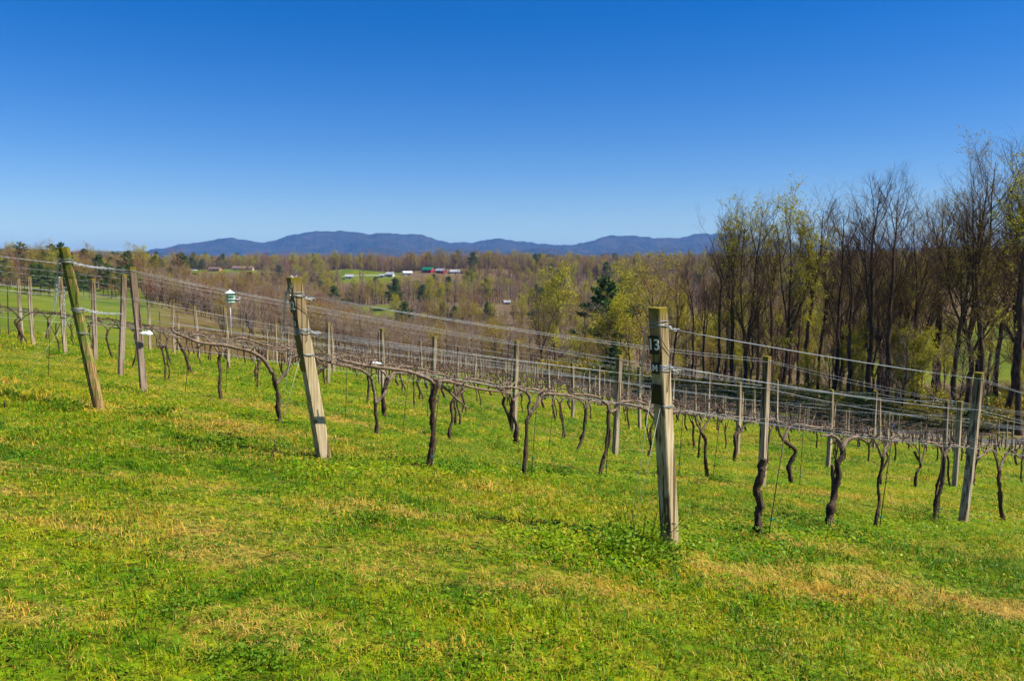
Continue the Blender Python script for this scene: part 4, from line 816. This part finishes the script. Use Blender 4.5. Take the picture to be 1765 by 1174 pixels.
HOUSES = [
  ('barn', 739, 760, -.55, 12, 8, 3.6, 2.6, 'RED', 'GROOF', 'red barn with bright green roof on the far hillside', 'barn', 2, True), ('barn', 760, 757, -.5, 10, 6.5, 3.2, 2.2, 'RED', 'TIN', 'red shed with grey tin roof right of the green roofed barn', 'barn', 2, True), ('shed', 784, 758, .2, 10, 7, 3.0, 2.0, 'TAN', 'TIN', 'grey roofed shed at the right end of the barn row', 'shed', 2, True),
  ('house', 703, 752, .25, 9, 7, 2.8, 2.0, 'WHITE', 'WROOF', 'white roofed house left of the red barn', 'house', 2, True), ('house', 673, 748, -.2, 8, 7, 3.2, 2.4, 'WHITE', 'TIN', 'small white house with grey roof above the lawn', 'house', 2, True), ('shed', 659, 745, .1, 4.5, 4, 2.6, 1.3, 'WHITE', 'TIN', 'small white shed in the middle of the lawn edge', 'shed', 1, True), ('house', 603, 742, .15, 8, 6, 3., 2.0, 'WHITE', 'TIN', 'white house at the left end of the hillside lawn', 'house', 2, True),
  ('house', 421, 772, .1, 21, 8.5, 2.6, 2.2, 'TAN', 'ROOFB', 'long low tan house with pale eaves on the left hill', 'house', 5, True), ('house', 373, 766, -.1, 12, 7.5, 2.8, 1.8, 'BRICK', 'ROOFB', 'orange brick house left of the long low house', 'house', 3, True), ('trailer', 336, 812, 0, 8, 3, 2.6, .5, 'WHITE', 'WROOF', 'small white trailer on the upper left lawn', 'trailer', 2, True), ('shed', 874, 480, .2, 4, 3.5, 2.4, 1.2, 'WHITE', 'TIN', 'tiny white shed among trees right of the meadow', 'shed', 1, True), ('shed', 409, 298, .3, 2.0, 1.8, 1.6, .7, 'WHITE', 'TIN', 'small white shed behind the bird house', 'shed', 1, True)]
HOUSE_CLEAR = [((h[1]-882.5)/1400*h[2], float(h[2]), h[4]*.9+3) for h in HOUSES]
LAWN = [(u_*d_, d_, 5.) for u_, d_ in ((-.195,752.),(-.175,752.),(-.42,800.),(-.39,800.),(-.36,800.),(-.34,800.))]
def blocks(c):
    zt = gzc[id(c)]+c[4]*.9-CAMZ
    for h in HOUSE_CLEAR+LAWN:
        if c[1] < h[1]-2 and abs(c[0]/c[1]-h[0]/h[1]) < (h[2]*.6+c[4]*.16)/h[1] and zt/c[1] > (HZ[h]-CAMZ+.4)/h[1] and (h in LAWN or (c[5]*10) % 1 < .75): return True
    return False
HZ = {h: gz(h[0], h[1]) for h in HOUSE_CLEAR+LAWN}
_g = ground(np.array([c[0] for c in cand]), np.array([c[1] for c in cand])); gzc = {id(c): z for c, z in zip(cand, _g)}
cand = [c for c in cand if not blocks(c)]
cand = [c for c in cand if not any((c[0]-h[0])**2+(c[1]-h[1])**2 < h[2]**2 for h in HOUSE_CLEAR) and not any((c[1] < h[1]) and h[1]-c[1] < 60 and abs(c[0]/c[1]-h[0]/h[1]) < h[2]*.75/h[1] for h in HOUSE_CLEAR)]
fam = {'T': (TALL, 27.), 'M': (MID, 15.), 'P': (PINES, None)}
PH = [20., 20., 14., 15.]
def appsize(c): return c[4]/c[1]
cand.sort(key=lambda c: -appsize(c))
LAB = {'strip': ('bare tree in the dark strip of wood beyond the road', 'trees of the dark wood strip'), 'mid': ('bare tree in the woodland behind the dark strip', 'trees of the wood behind'), 'thicket': ('grey brown sapling in the thicket on the valley floor', 'saplings of the valley thicket'), 'leftedge': ('tree of the wood edging the green field at left', 'trees edging the left field'), 'valley': ('small tree in the rough ground below the left houses', 'trees of the rough valley ground'), 'hill': ('brown tree on the far wooded hillside', 'trees of the far hillside'), 'ridge': ('tree on the far wooded ridge', 'trees of the far ridge')}
NIND = 275
MARK = [(0,'the left edge'),(110,'the mossy round post'),(230,'the split line post'),(330,'the orange brick house'),(396,'the bird house'),(440,'the long low house'),(505,'the post numbered 12'),(603,'the left white house'),(673,'the small white house'),(740,'the red barn'),(790,'the grey roofed shed'),(875,'the tiny white shed'),(935,'the dark trunked tree'),(1000,'the yellow green tree'),(1046,'the layered pine'),(1130,'the post numbered 13'),(1196,'the lone bare tree'),(1275,'the tall wood end'),(1357,'the brightest tree'),(1437,'the slim bare tall tree'),(1520,'the twin tall poplars'),(1590,'the crown dip'),(1650,'the left leaning tree'),(1700,'the tallest tree'),(1765,'the right edge')]
used = {}
for c in sorted(cand[:NIND], key=lambda c: c[1]):
    x, y, f, i, H, rot, zn = c; parts, h0 = fam[f][0][i], ZT[f][i]; grp = LAB[zn][1]
    kind = 'evergreen' if f == 'P' else ('yellow budding tree' if (f, i) in (('M',3),('T',4),('T',5)) else ('reddish tree' if (f, i) == ('M',4) else ('tall tree' if f == 'T' else 'slim grey tree' if i in (1, 5, 6) else 'olive budding tree' if i in (2, 7) else 'brown tree')))
    px = 882.5+1400*x/y; mk = min(MARK, key=lambda m: abs(m[0]-px))[1]; key = (kind, mk, zn); used[key] = used.get(key, 0)+1
    place = {'strip': 'in the wood strip', 'mid': 'in the back wood', 'thicket': 'in the valley thicket', 'leftedge': 'edging the left field', 'valley': 'in the rough valley', 'hill': 'on the far hillside', 'ridge': 'on the far ridge'}[zn]
    lab = '%s%s %s, by %s' % ('' if used[key] == 1 else nth(used[key]-1)+' nearest ', kind, place, mk)
    if used[key] == 1: lab = 'nearest '+lab
    tree_at('pine_tree' if f == 'P' else 'woodland_tree', parts, x, y, H, h0, lab, grp, rot, .85+.3*((x*7) % 1))

def inst_tree(name, P, rot, scl, idx, coll, label, cat):
    """one mass object: a cloud of points, each showing one member of coll"""
    me = bpy.data.meshes.new(name); me.vertices.add(len(P)); me.vertices.foreach_set('co', np.asarray(P, np.float32).ravel())
    a = me.attributes.new('rot', 'FLOAT_VECTOR', 'POINT'); a.data.foreach_set('vector', np.asarray(rot, np.float32).ravel())
    a = me.attributes.new('scl', 'FLOAT_VECTOR', 'POINT'); a.data.foreach_set('vector', np.asarray(scl, np.float32).ravel())
    a = me.attributes.new('idx', 'INT', 'POINT'); a.data.foreach_set('value', np.asarray(idx, np.int32))
    ng = bpy.data.node_groups.new(name, 'GeometryNodeTree'); ng.interface.new_socket('Geometry', in_out='INPUT', socket_type='NodeSocketGeometry'); ng.interface.new_socket('Geometry', in_out='OUTPUT', socket_type='NodeSocketGeometry')
    N = ng.nodes; gi = N.new('NodeGroupInput'); go = N.new('NodeGroupOutput'); ci = N.new('GeometryNodeCollectionInfo'); ci.inputs['Collection'].default_value = coll; ci.inputs['Separate Children'].default_value = True; ci.inputs['Reset Children'].default_value = True
    ip = N.new('GeometryNodeInstanceOnPoints'); ip.inputs['Pick Instance'].default_value = True; l = ng.links
    def at(n, t): q = N.new('GeometryNodeInputNamedAttribute'); q.data_type = t; q.inputs['Name'].default_value = n; return q.outputs[0]
    l.new(gi.outputs[0], ip.inputs['Points']); l.new(ci.outputs[0], ip.inputs['Instance']); l.new(at('idx', 'INT'), ip.inputs['Instance Index']); l.new(at('rot', 'FLOAT_VECTOR'), ip.inputs['Rotation']); l.new(at('scl', 'FLOAT_VECTOR'), ip.inputs['Scale']); l.new(ip.outputs[0], go.inputs[0])
    o = link(name, me); md = o.modifiers.new('scatter', 'NODES'); md.node_group = ng; return tag(o, label, cat, kind='stuff')
def joined(parts):
    Vs = []; Fs = {}; mi = {}; mats = []; o = 0
    for nm, me in parts:
        V = np.empty(len(me.vertices)*3, np.float32); me.vertices.foreach_get('co', V); V = V.reshape(-1, 3); q = np.empty(len(me.loops), np.int32); me.loops.foreach_get('vertex_index', q); q = q.reshape(-1, 4)
        Vs.append(V); Fs.setdefault(4, []).append(q+o); mi.setdefault(4, []).append(np.full(len(q), len(mats))); mats.append(me.materials[0]); o += len(V)
    return mesh('mass_piece', np.concatenate(Vs), [np.concatenate(Fs[4])], mats, np.concatenate(mi[4]))
def collection(name, meshes):
    c = bpy.data.collections.new(name)
    for i, me in enumerate(meshes): c.objects.link(bpy.data.objects.new('%s_%02d' % (name, i), me))
    return c
MASS = [joined(p) for p in MID]+[joined(p) for p in PINES]+[joined(TALL[0])]
mc = collection('wood_mass', MASS)
rest = cand[NIND:]
IX = {'M': 0, 'P': len(MID), 'T': len(MID)+len(PINES)}
P = []; S = []; RT = []; I = []
gzs = ground(np.array([c[0] for c in rest]), np.array([c[1] for c in rest]))
for c, z in zip(rest, gzs):
    i = IX[c[2]]+(0 if c[2] == 'T' else c[3]); h0 = ZT[c[2]][c[3]]; s = c[4]/h0; P.append((c[0], c[1], z-.2)); S.append((s, s, s)); RT.append((0, 0, c[5])); I.append(i)
inst_tree('distant_woodland', P, RT, S, I, mc, 'far off woods covering the hillside below the mountains', 'woodland')

# shrubs along the road and in the wood
rs = np.random.RandomState(6); sh = []
for _ in range(2600):
    d = 62+75*rs.rand(); u = -.1+.82*rs.rand(); x = u*d; b = rd_beyond(x, d)
    rdist = roadside(x, d)
    if (4.6 < rdist < 40 and b > 0 and rs.rand() < (.9 if rdist < 10 else .5)): sh.append((x, d, rs.randint(3), .5+1.1*rs.rand()*(1.3 if rdist < 9 else .8), rs.rand()*6.28))
sh.sort(key=lambda s: -s[3]/s[1]); 
for j, (x, y, i, s, r) in enumerate(sorted(sh[:40], key=lambda q: -q[0]/q[1])): tree_at('shrub', SHRUBS[i], x, y, s, 1., 'leafy shrub beyond the road, %s from the right' % ('fortieth' if j == 39 else 'thirty-'+NUM[j-30] if j > 29 else nth(j)), 'shrubs along the road', r)
sc_ = collection('brush', [joined(p) for p in SHRUBS]); q = sh[40:]
inst_tree('undergrowth', [(a[0], a[1], gz(a[0], a[1])-.05) for a in q], [(0,0,a[4]) for a in q], [(a[3],)*3 for a in q], [a[2] for a in q], sc_, 'low undergrowth beneath the trees beyond the road', 'undergrowth')

# ---------------------------------------------------------------- grass
def tuft(seed, n, h, w, spread, lean=.5, mats=None):
    rg = np.random.RandomState(seed); V = []; F = []; T = []
    for i in range(n):
        r = spread*math.sqrt(rg.rand()); a = rg.rand()*6.28; b = np.array([r*math.cos(a), r*math.sin(a), -.006]); L = h*(.45+.8*rg.rand()); d = rg.rand()*6.28; ln = lean*(.25+rg.rand()); dv = np.array([math.cos(d), math.sin(d), 0]); sv = np.array([-math.sin(d+.6*rg.randn()), math.cos(d), 0])*w*(.6+.7*rg.rand())/2
        m = b+dv*L*ln*.35+[0,0,L*.62]; t = b+dv*L*ln*1.05+[0,0,L*(.98-.3*ln)]; k = len(V); V += [b-sv, b+sv, m+sv*.8, m-sv*.8, t]; F.append((k, k+1, k+2, k+3)); T.append((k+3, k+2, k+4))
    return V, F, T
def tuft_mesh(seed, n, h, w, spread, m, lean=.5, straw=0):
    V, F, T = tuft(seed, n, h, w, spread, lean); mi = np.r_[np.zeros(len(F), int), np.zeros(len(T), int)]
    if straw: k = np.random.RandomState(seed).rand(n) < straw; mi = np.r_[k, k].astype(int)
    return mesh('tuft', V, [F, T], [m, M_STRAW], mi, True)
def clover_mesh(seed, n, h, size, spread, m):
    rg = np.random.RandomState(seed); V = []; F = []
    for i in range(n):
        r = spread*math.sqrt(rg.rand()); a = rg.rand()*6.28; c = np.array([r*math.cos(a), r*math.sin(a), h*(.3+.7*rg.rand())]); nrm_ = nrm(np.array([rg.randn()*.45, rg.randn()*.45, 1.])); u = nrm(np.cross(nrm_, rg.randn(3))); v = np.cross(nrm_, u); s = size*(.6+.8*rg.rand()); k = len(V)
        V += [c-u*s, c-u*s*.2+v*s*.62, c+u*s, c-u*s*.2-v*s*.62]; F.append((k, k+1, k+2, k+3))
    return mesh('leaf_patch', V, [F], [m], smooth=False)
GT = [tuft_mesh(1, 16, .055, .0042, .07, M_BLADE, .6, straw=.05), tuft_mesh(2, 18, .045, .0038, .08, M_BLADE, .9, straw=.07), tuft_mesh(3, 14, .075, .0046, .06, M_BLADE, .6, straw=.03), tuft_mesh(4, 16, .04, .004, .09, M_BLADE, 1.25, straw=.25), tuft_mesh(5, 18, .032, .003, .09, M_STRAW, 2.1),
      clover_mesh(6, 20, .032, .0085, .08, M_CLOVER), clover_mesh(7, 20, .045, .0105, .08, M_CLOVER), tuft_mesh(8, 20, .10, .0045, .06, M_BLADE, .7, straw=.04)]
gcol = collection('sward_piece', GT)
rg = np.random.RandomState(21)
def sample(d0, d1, dens, u=.74):
    n = int(u*(d1*d1-d0*d0)*dens); d = np.sqrt(d0*d0+(d1*d1-d0*d0)*rg.rand(n)); return d*u*(2*rg.rand(n)-1), d
THATCH = [(-1.73,4.74,.32,.2),(-.8,4.87,.3,.14),(.18,5.13,.75,.2),(1.56,6.04,.5,.22),(-1.39,6.5,.6,.2),(-1.16,3.79,.45,.28),(2.86,6.31,.7,.3),(-2.83,6.68,.6,.22),(2.64,7.25,.6,.22),(-.35,5.85,.4,.15)]      # matted dead grass
P = []; S = []; I = []
for d0, d1, dens, sc0 in ((2.2, 6, 480, 1.0), (6, 10, 300, 1.15), (10, 17, 130, 1.45), (17, 30, 45, 2.1), (30, 55, 10, 3.0)):
    x, y = sample(d0, d1, dens); z = ground(x, y); lush = _wav(x, y, .8, 31)*.6+_wav(x, y, 2.3, 32)*.4
    c = x*NV[0]+y*NV[1]; row = np.min(np.abs(c[:,None]-np.array(ROWC)[None]), 1); t = x*DV[0]+y*DV[1]
    inrow = (row < .55) & (t > 3.0) & (y > 5.5)
    p = rg.rand(len(x)); idx = np.where(p < .30, 0, np.where(p < .55, 1, np.where(p < .70, 2, np.where(p < .80, 3, np.where(p < .86, 4, 5)))))
    idx = np.where((lush > .7) & (p < .35), 2, idx); idx = np.where((lush > 1.1) & (p > .3) & (p < .5) , 7, idx); idx = np.where((lush < -.5) & (p < .4), 3, idx); idx = np.where((lush < -1.0) & (p > .55) & (p < .72), 4, idx)
    idx = np.where(inrow & (p < .42), np.where(rg.rand(len(x)) < .5, 6, 5), idx)
    for tx, ty, rx, ry in THATCH:
        inside = ((x-tx)/rx)**2+((y-ty)/ry)**2+.35*_wav(x, y, 4., 61) < 1; idx = np.where(inside & (rg.rand(len(x)) < .72), 4, idx)
    s = sc0*(.65+.7*rg.rand(len(x))**1.5)*(1+.30*np.clip(lush, -1.4, 1.7)); s = np.where(inrow, s*1.15, s)
    sxy = np.maximum(s, sc0*.8)
    zn = zone(x, y).sum(-1) < .5; P.append(np.stack([x, y, z], -1)[zn]); S.append(np.stack([sxy, sxy, s*(.72 if d0 < 10 else .52)], -1)[zn]); I.append(idx[zn])
P = np.concatenate(P); S = np.concatenate(S); I = np.concatenate(I); RT = np.stack([rg.randn(len(P))*.08-.10, rg.randn(len(P))*.08+.1, rg.rand(len(P))*6.28], -1)
inst_tree('grass', P, RT, S, I, gcol, 'short spring grass covering the vineyard slope', 'grass')

# leafy weed clumps one can pick out
def weed_mesh(seed, h, n, size, spread, stems=0):
    rg = np.random.RandomState(seed); blocks = []; m = 26; a = rg.rand(m)*6.28; r = spread*np.sqrt(rg.rand(m)); B = np.stack([r*np.cos(a), r*np.sin(a), 0*a-.02], -1); D = nrm(np.stack([np.cos(a)*.7*r/spread, np.sin(a)*.7*r/spread, .5+rg.rand(m)], -1)); L = h*(.5+.6*rg.rand(m))
    Pp = B[:,None]+D[:,None]*np.linspace(0, 1, 4)[None,:,None]*L[:,None,None]; st = mesh('stem', *[(lambda v, f: (v, [f]))(*tubes(Pp, np.full((m, 4), .003), 3))][0], [M_WEED])
    k = rg.randint(m, size=n); s = .15+.85*rg.rand(n); C = B[k]+D[k]*(L[k]*s)[:,None]+rg.randn(n, 3)*spread*.16; C[:,2] = np.abs(C[:,2])+.005
    V, F = leaves(C, rg, size, flat=.55, asp=.6); return [('stem', st), ('foliage', mesh('foliage', V, [F], [M_WEED], smooth=False))]
WM = [weed_mesh(1, .15, 800, .013, .2), weed_mesh(2, .10, 750, .012, .25), weed_mesh(3, .2, 700, .014, .18), weed_mesh(4, .34, 220, .010, .16)]
WEEDS = [(.52,9.85,0,1.1,'leafy weed clump right of the mottled slim vine'), (.82,5.95,0,1.5,'broad leafy weed patch left of the foot of post 13'), (1.02,6.35,3,1.3,'tall wispy weed against the left side of post 13'), (1.05,6.0,1,1.5,'low weed patch in front of the foot of post 13'), (-.25,12.05,0,.9,'leafy weed clump between the vines behind the thick one'), (-3.1,8.3,1,1.6,'green weed patch left of the foot of post 12'),(-1.75,8.45,1,1.2,'green weed patch at the foot of post 12'), (-5.35,9.55,0,1.3,'leafy weed clump at the foot of the mossy round post'), (-4.5,9.9,1,1.5,'weed patch right of the mossy round post'), (-.75,8.75,1,1.1,'weed patch at the foot of the thick twisted vine'), (2.2,7.2,1,1.3,'weed patch at the foot of the blackened stump'), (3.2,8.1,1,1.1,'weed patch at the foot of the forked dark vine'), (4.75,9.35,3,1.0,'dry wispy weed left of the rightmost near post'), (5.0,9.5,1,1.0,'weed patch at the foot of the twisted leaning vine'), (2.9,11.4,0,1.0,'leafy weed clump behind the post numbered 13'), (1.7,8.9,0,.8,'small weed clump left behind post 13'), (-6.2,12.0,1,1.2,'weed patch left of the split line post'), (.1,9.6,1,1.0,'low weed patch behind the mottled slim vine'), (-1.1,6.1,2,.8,'lush weed tuft in the middle foreground lawn'), (-1.2,3.4,1,.9,'low clover patch at the bottom left corner'), (-1.6,3.9,1,.8,'low clover patch above the bottom left corner')]
for i, (x, y, k, s, lab) in enumerate(WEEDS):
    s *= .8
    root = link('weed_clump', None, None, (x, y, gz(x, y)-.01), (0, 0, i*1.3), (s, s, s)); tag(root, lab, 'weeds', 'weed clumps'); root.empty_display_size = .1
    for nm, me in WM[k]: link(nm, me, root)

# ---------------------------------------------------------------- bird house, sign, far houses
M_GREENL = simple('pale green paint', (.05,.38,.20), .45); M_GREENP = simple('green paint', (.015,.16,.075), .45)
M_RED = simple('red barn paint', (.40,.015,.025), .6); M_GROOF = simple('green metal roof', (.01,.2,.1), .35, .2); M_TIN = simple('grey tin roof', (.42,.44,.46), .4, .4); M_WROOF = simple('white metal roof', (.55,.57,.58), .4, .1)
M_GLASS = simple('dark window', (.02,.025,.03), .1, 0, .1, 3, .6); M_BRICK = simple('orange brick', (.42,.15,.06), .85); M_TAN = simple('tan siding', (.45,.36,.27), .8); M_ROOFB = simple('brown shingle', (.14,.09,.07), .9)
M_DULL = simple('dull white siding', (.46,.45,.43), .7); M_RED2 = simple('faded red paint', (.26,.02,.022), .7)
HM = dict(RED=M_RED2, WHITE=M_DULL, TAN=M_TAN, BRICK=M_BRICK, GROOF=M_GROOF, TIN=M_TIN, WROOF=M_WROOF, ROOFB=M_ROOFB)
def martin_house():
    x, y = -15.6, 45.; z = gz(x, y); zt = CAMZ-(512-470)/1400*45.
    root = link('bird_house', None, None, (x, y, z), (0, 0, .35), (.82, .82, 1)); tag(root, 'white tiered bird house with green trim on a tall pole', 'bird house')
    hh = zt-z; link('pole', MB().tube([(0,0,-.3),(0,0,hh-.25)], .028, 8).mesh('pole', [M_TIN], True), root)
    def octa(r0, r1, z0, z1):
        a = np.arange(8)*math.pi/4+math.pi/8; V = np.r_[np.c_[np.cos(a)*r0, np.sin(a)*r0, a*0+z0], np.c_[np.cos(a)*r1, np.sin(a)*r1, a*0+z1]]; i = np.arange(8); return V, np.stack([i, (i+1)%8, (i+1)%8+8, i+8], -1), [list(range(8))[::-1], list(range(8, 16))]
    def add(mb, r0, r1, z0, z1):
        V, F, C = octa(r0, r1, z0, z1); mb.add(V, F); mb.F.setdefault(8, []).append(np.array(C)+mb.n-16); mb.M.setdefault(8, []).append(np.zeros(2, int))
    for q in range(3):
        b = hh-.28+q*.17; mb = MB(); add(mb, .23, .23, b+.025, b+.12); w = link('tier', mb.mesh('tier', [M_GREENL]), root)
        mb = MB()
        for s in range(8): a = s*math.pi/4; mb.tube([(math.cos(a)*.21, math.sin(a)*.21, b+.08), (math.cos(a)*.222, math.sin(a)*.222, b+.08)], .033, 8)
        link('entrance_hole', mb.mesh('entrance_hole', [M_PLATE]), w)
        mb = MB(); add(mb, .335, .35, b-.025, b+.02); link('ledge', mb.mesh('ledge', [M_GREENL]), root)
        mb = MB(); add(mb, .345, .30, b+.0205, b+.034); link('ledge_top', mb.mesh('ledge_top', [M_WHITE]), root)
    b = hh-.28+3*.17; mb = MB(); add(mb, .375, .375, b-.05, b-.005); link('eave', mb.mesh('eave', [M_GREENP]), root)
    mb = MB(); add(mb, .37, .05, b-.004, b+.15); add(mb, .035, .02, b+.1505, b+.22); link('roof', mb.mesh('roof', [M_WHITE]), root)
martin_house()
def speed_sign():
    x, y = 36.2, 76.5; z = gz(x, y); root = link('speed_sign', None, None, (x, y, z), (0, 0, R(-14))); tag(root, 'white road sign reading speed limit 45 beyond the vines', 'road sign')
    zc = CAMZ-(740-470)/1400*76.5-z; link('post', MB().box((0, .03, zc*.5-.1), (.06, .03, zc+.6)).mesh('post', [M_TIN]), root)
    p = link('panel', MB().box((0, 0, 0), (.61, .012, .76)).mesh('panel', [M_WHITE]), root, (0, 0, zc))
    link('border', MB().box((0, -.008, .355), (.57, .003, .012)).box((0, -.008, -.355), (.57, .003, .012)).box((.28, -.008, 0), (.012, .003, .70)).box((-.28, -.008, 0), (.012, .003, .70)).mesh('border', [M_PLATE]), p)
    for t, zz, s in (('SPEED', .24, .17), ('LIMIT', .09, .17), ('45', -.18, .42)): link('lettering', text_mesh('text', t, s, M_PLATE), p, (0, -.009, zz), (R(90), 0, 0))
speed_sign()
def house(name, x, y, rz, L, W, hw, hr, mw, mr, label, cat='house', nwin=2, door=True, porch=False):
    z = -.2+min(gz(x+dx, y+dy) for dx in (-L/3, L/3) for dy in (-W/3, W/3)); root = link(name, None, None, (x, y, z), (0, 0, rz)); tag(root, label, cat, 'buildings on the far hillside')
    mb = MB().box((0, 0, hw/2-.4), (L, W, hw+.8)); V = [(-L/2,-W/2,hw),(-L/2,W/2,hw),(-L/2,0,hw+hr*.97),(L/2,-W/2,hw),(L/2,W/2,hw),(L/2,0,hw+hr*.97)]; mb.add(V, [(0,2,1),(3,4,5)]); link('wall', mb.mesh('wall', [mw]), root)
    o = .45; mb = MB()
    for s in (-1, 1):
        a = np.array([(-L/2-o, s*(W/2+o), hw-o*hr/(W/2)), (L/2+o, s*(W/2+o), hw-o*hr/(W/2)), (L/2+o, 0, hw+hr), (-L/2-o, 0, hw+hr)]); mb.add(np.r_[a+[0,0,.02], a+[0,0,.16]], [(0,1,2,3),(4,5,6,7),(0,1,5,4),(1,2,6,5),(2,3,7,6),(3,0,4,7)])
    rf = link('roof', mb.mesh('roof', [mr]), root)
    if name == 'house': link('chimney', MB().box((L*.22, .0, hw+hr+.3), (.7, .6, 1.4)).mesh('chimney', [M_BRICK]), rf)
    for s, yy in ((-1, -W/2),):
        for i in range(nwin):
            wx = -L/2+(i+.5+(.5 if door and i >= nwin/2 else 0))*L/(nwin+(1 if door else 0)); w = link('window', MB().box((0,0,0), (1.2, .08, 1.3)).mesh('window', [M_WHITE]), root, (wx, yy-.03, hw*.55)); link('pane', MB().box((0,-.05,0), (.95, .04, 1.05)).mesh('pane', [M_GLASS]), w)
    if door: link('door', MB().box((0,0,0), (1.1 if name != 'barn' else 3., .08, 2.1 if name != 'barn' else 3.)).mesh('door', [M_WHITE if mw is M_RED else M_ROOFB]), root, (L*.02, -W/2-.03, 1.05 if name != 'barn' else 1.5))
    w = link('gable_window', MB().box((0,0,0), (.08, 1., 1.)).mesh('gable_window', [M_WHITE]), root, (L/2+.03, 0, hw+hr*.25)); link('pane', MB().box((.05,0,0), (.04, .8, .8)).mesh('pane', [M_GLASS]), w)
def at(px, d): return (px-882.5)/1400*d, d
for nm, px, d, rz, L, W, hw, hr, mw, mr, lab, cat, nw, dr in HOUSES:
    mw, mr = HM[mw], HM[mr]; L *= .88; W *= .88; hw *= .85; hr *= .85
    x, y = at(px, d); house(nm, x, y, rz, L, W, hw, hr, mw, mr, lab, cat, nw, dr)
# white board fence along the lawn
x0, y0 = at(592, 748); x1, y1 = at(676, 750); root = link('board_fence', None, None, (x0, y0, gz(x0, y0))); tag(root, 'white board fence along the far hillside lawn', 'fence')
pr = MB().box((0,0,.5), (.14,.14,1.6)).mesh('fence_post', [M_WHITE]); N_ = 16
for i in range(N_+1):
    s = i/N_; x, y = x0+(x1-x0)*s, y0+(y1-y0)*s; link('post', pr, root, (x-x0, y-y0, gz(x, y)-gz(x0, y0)))
    if i < N_:
        xa, ya = x0+(x1-x0)*(i+1)/N_, y0+(y1-y0)*(i+1)/N_; a = np.array([x-x0, y-y0-.1, gz(x, y)-gz(x0, y0)]); b = np.array([xa-x0, ya-y0-.1, gz(xa, ya)-gz(x0, y0)])
        for hh in (.45, .8, 1.15): link('rail', MB().tube([a+[0,0,hh], b+[0,0,hh]], .09, 4).mesh('rail', [M_WHITE]), root)
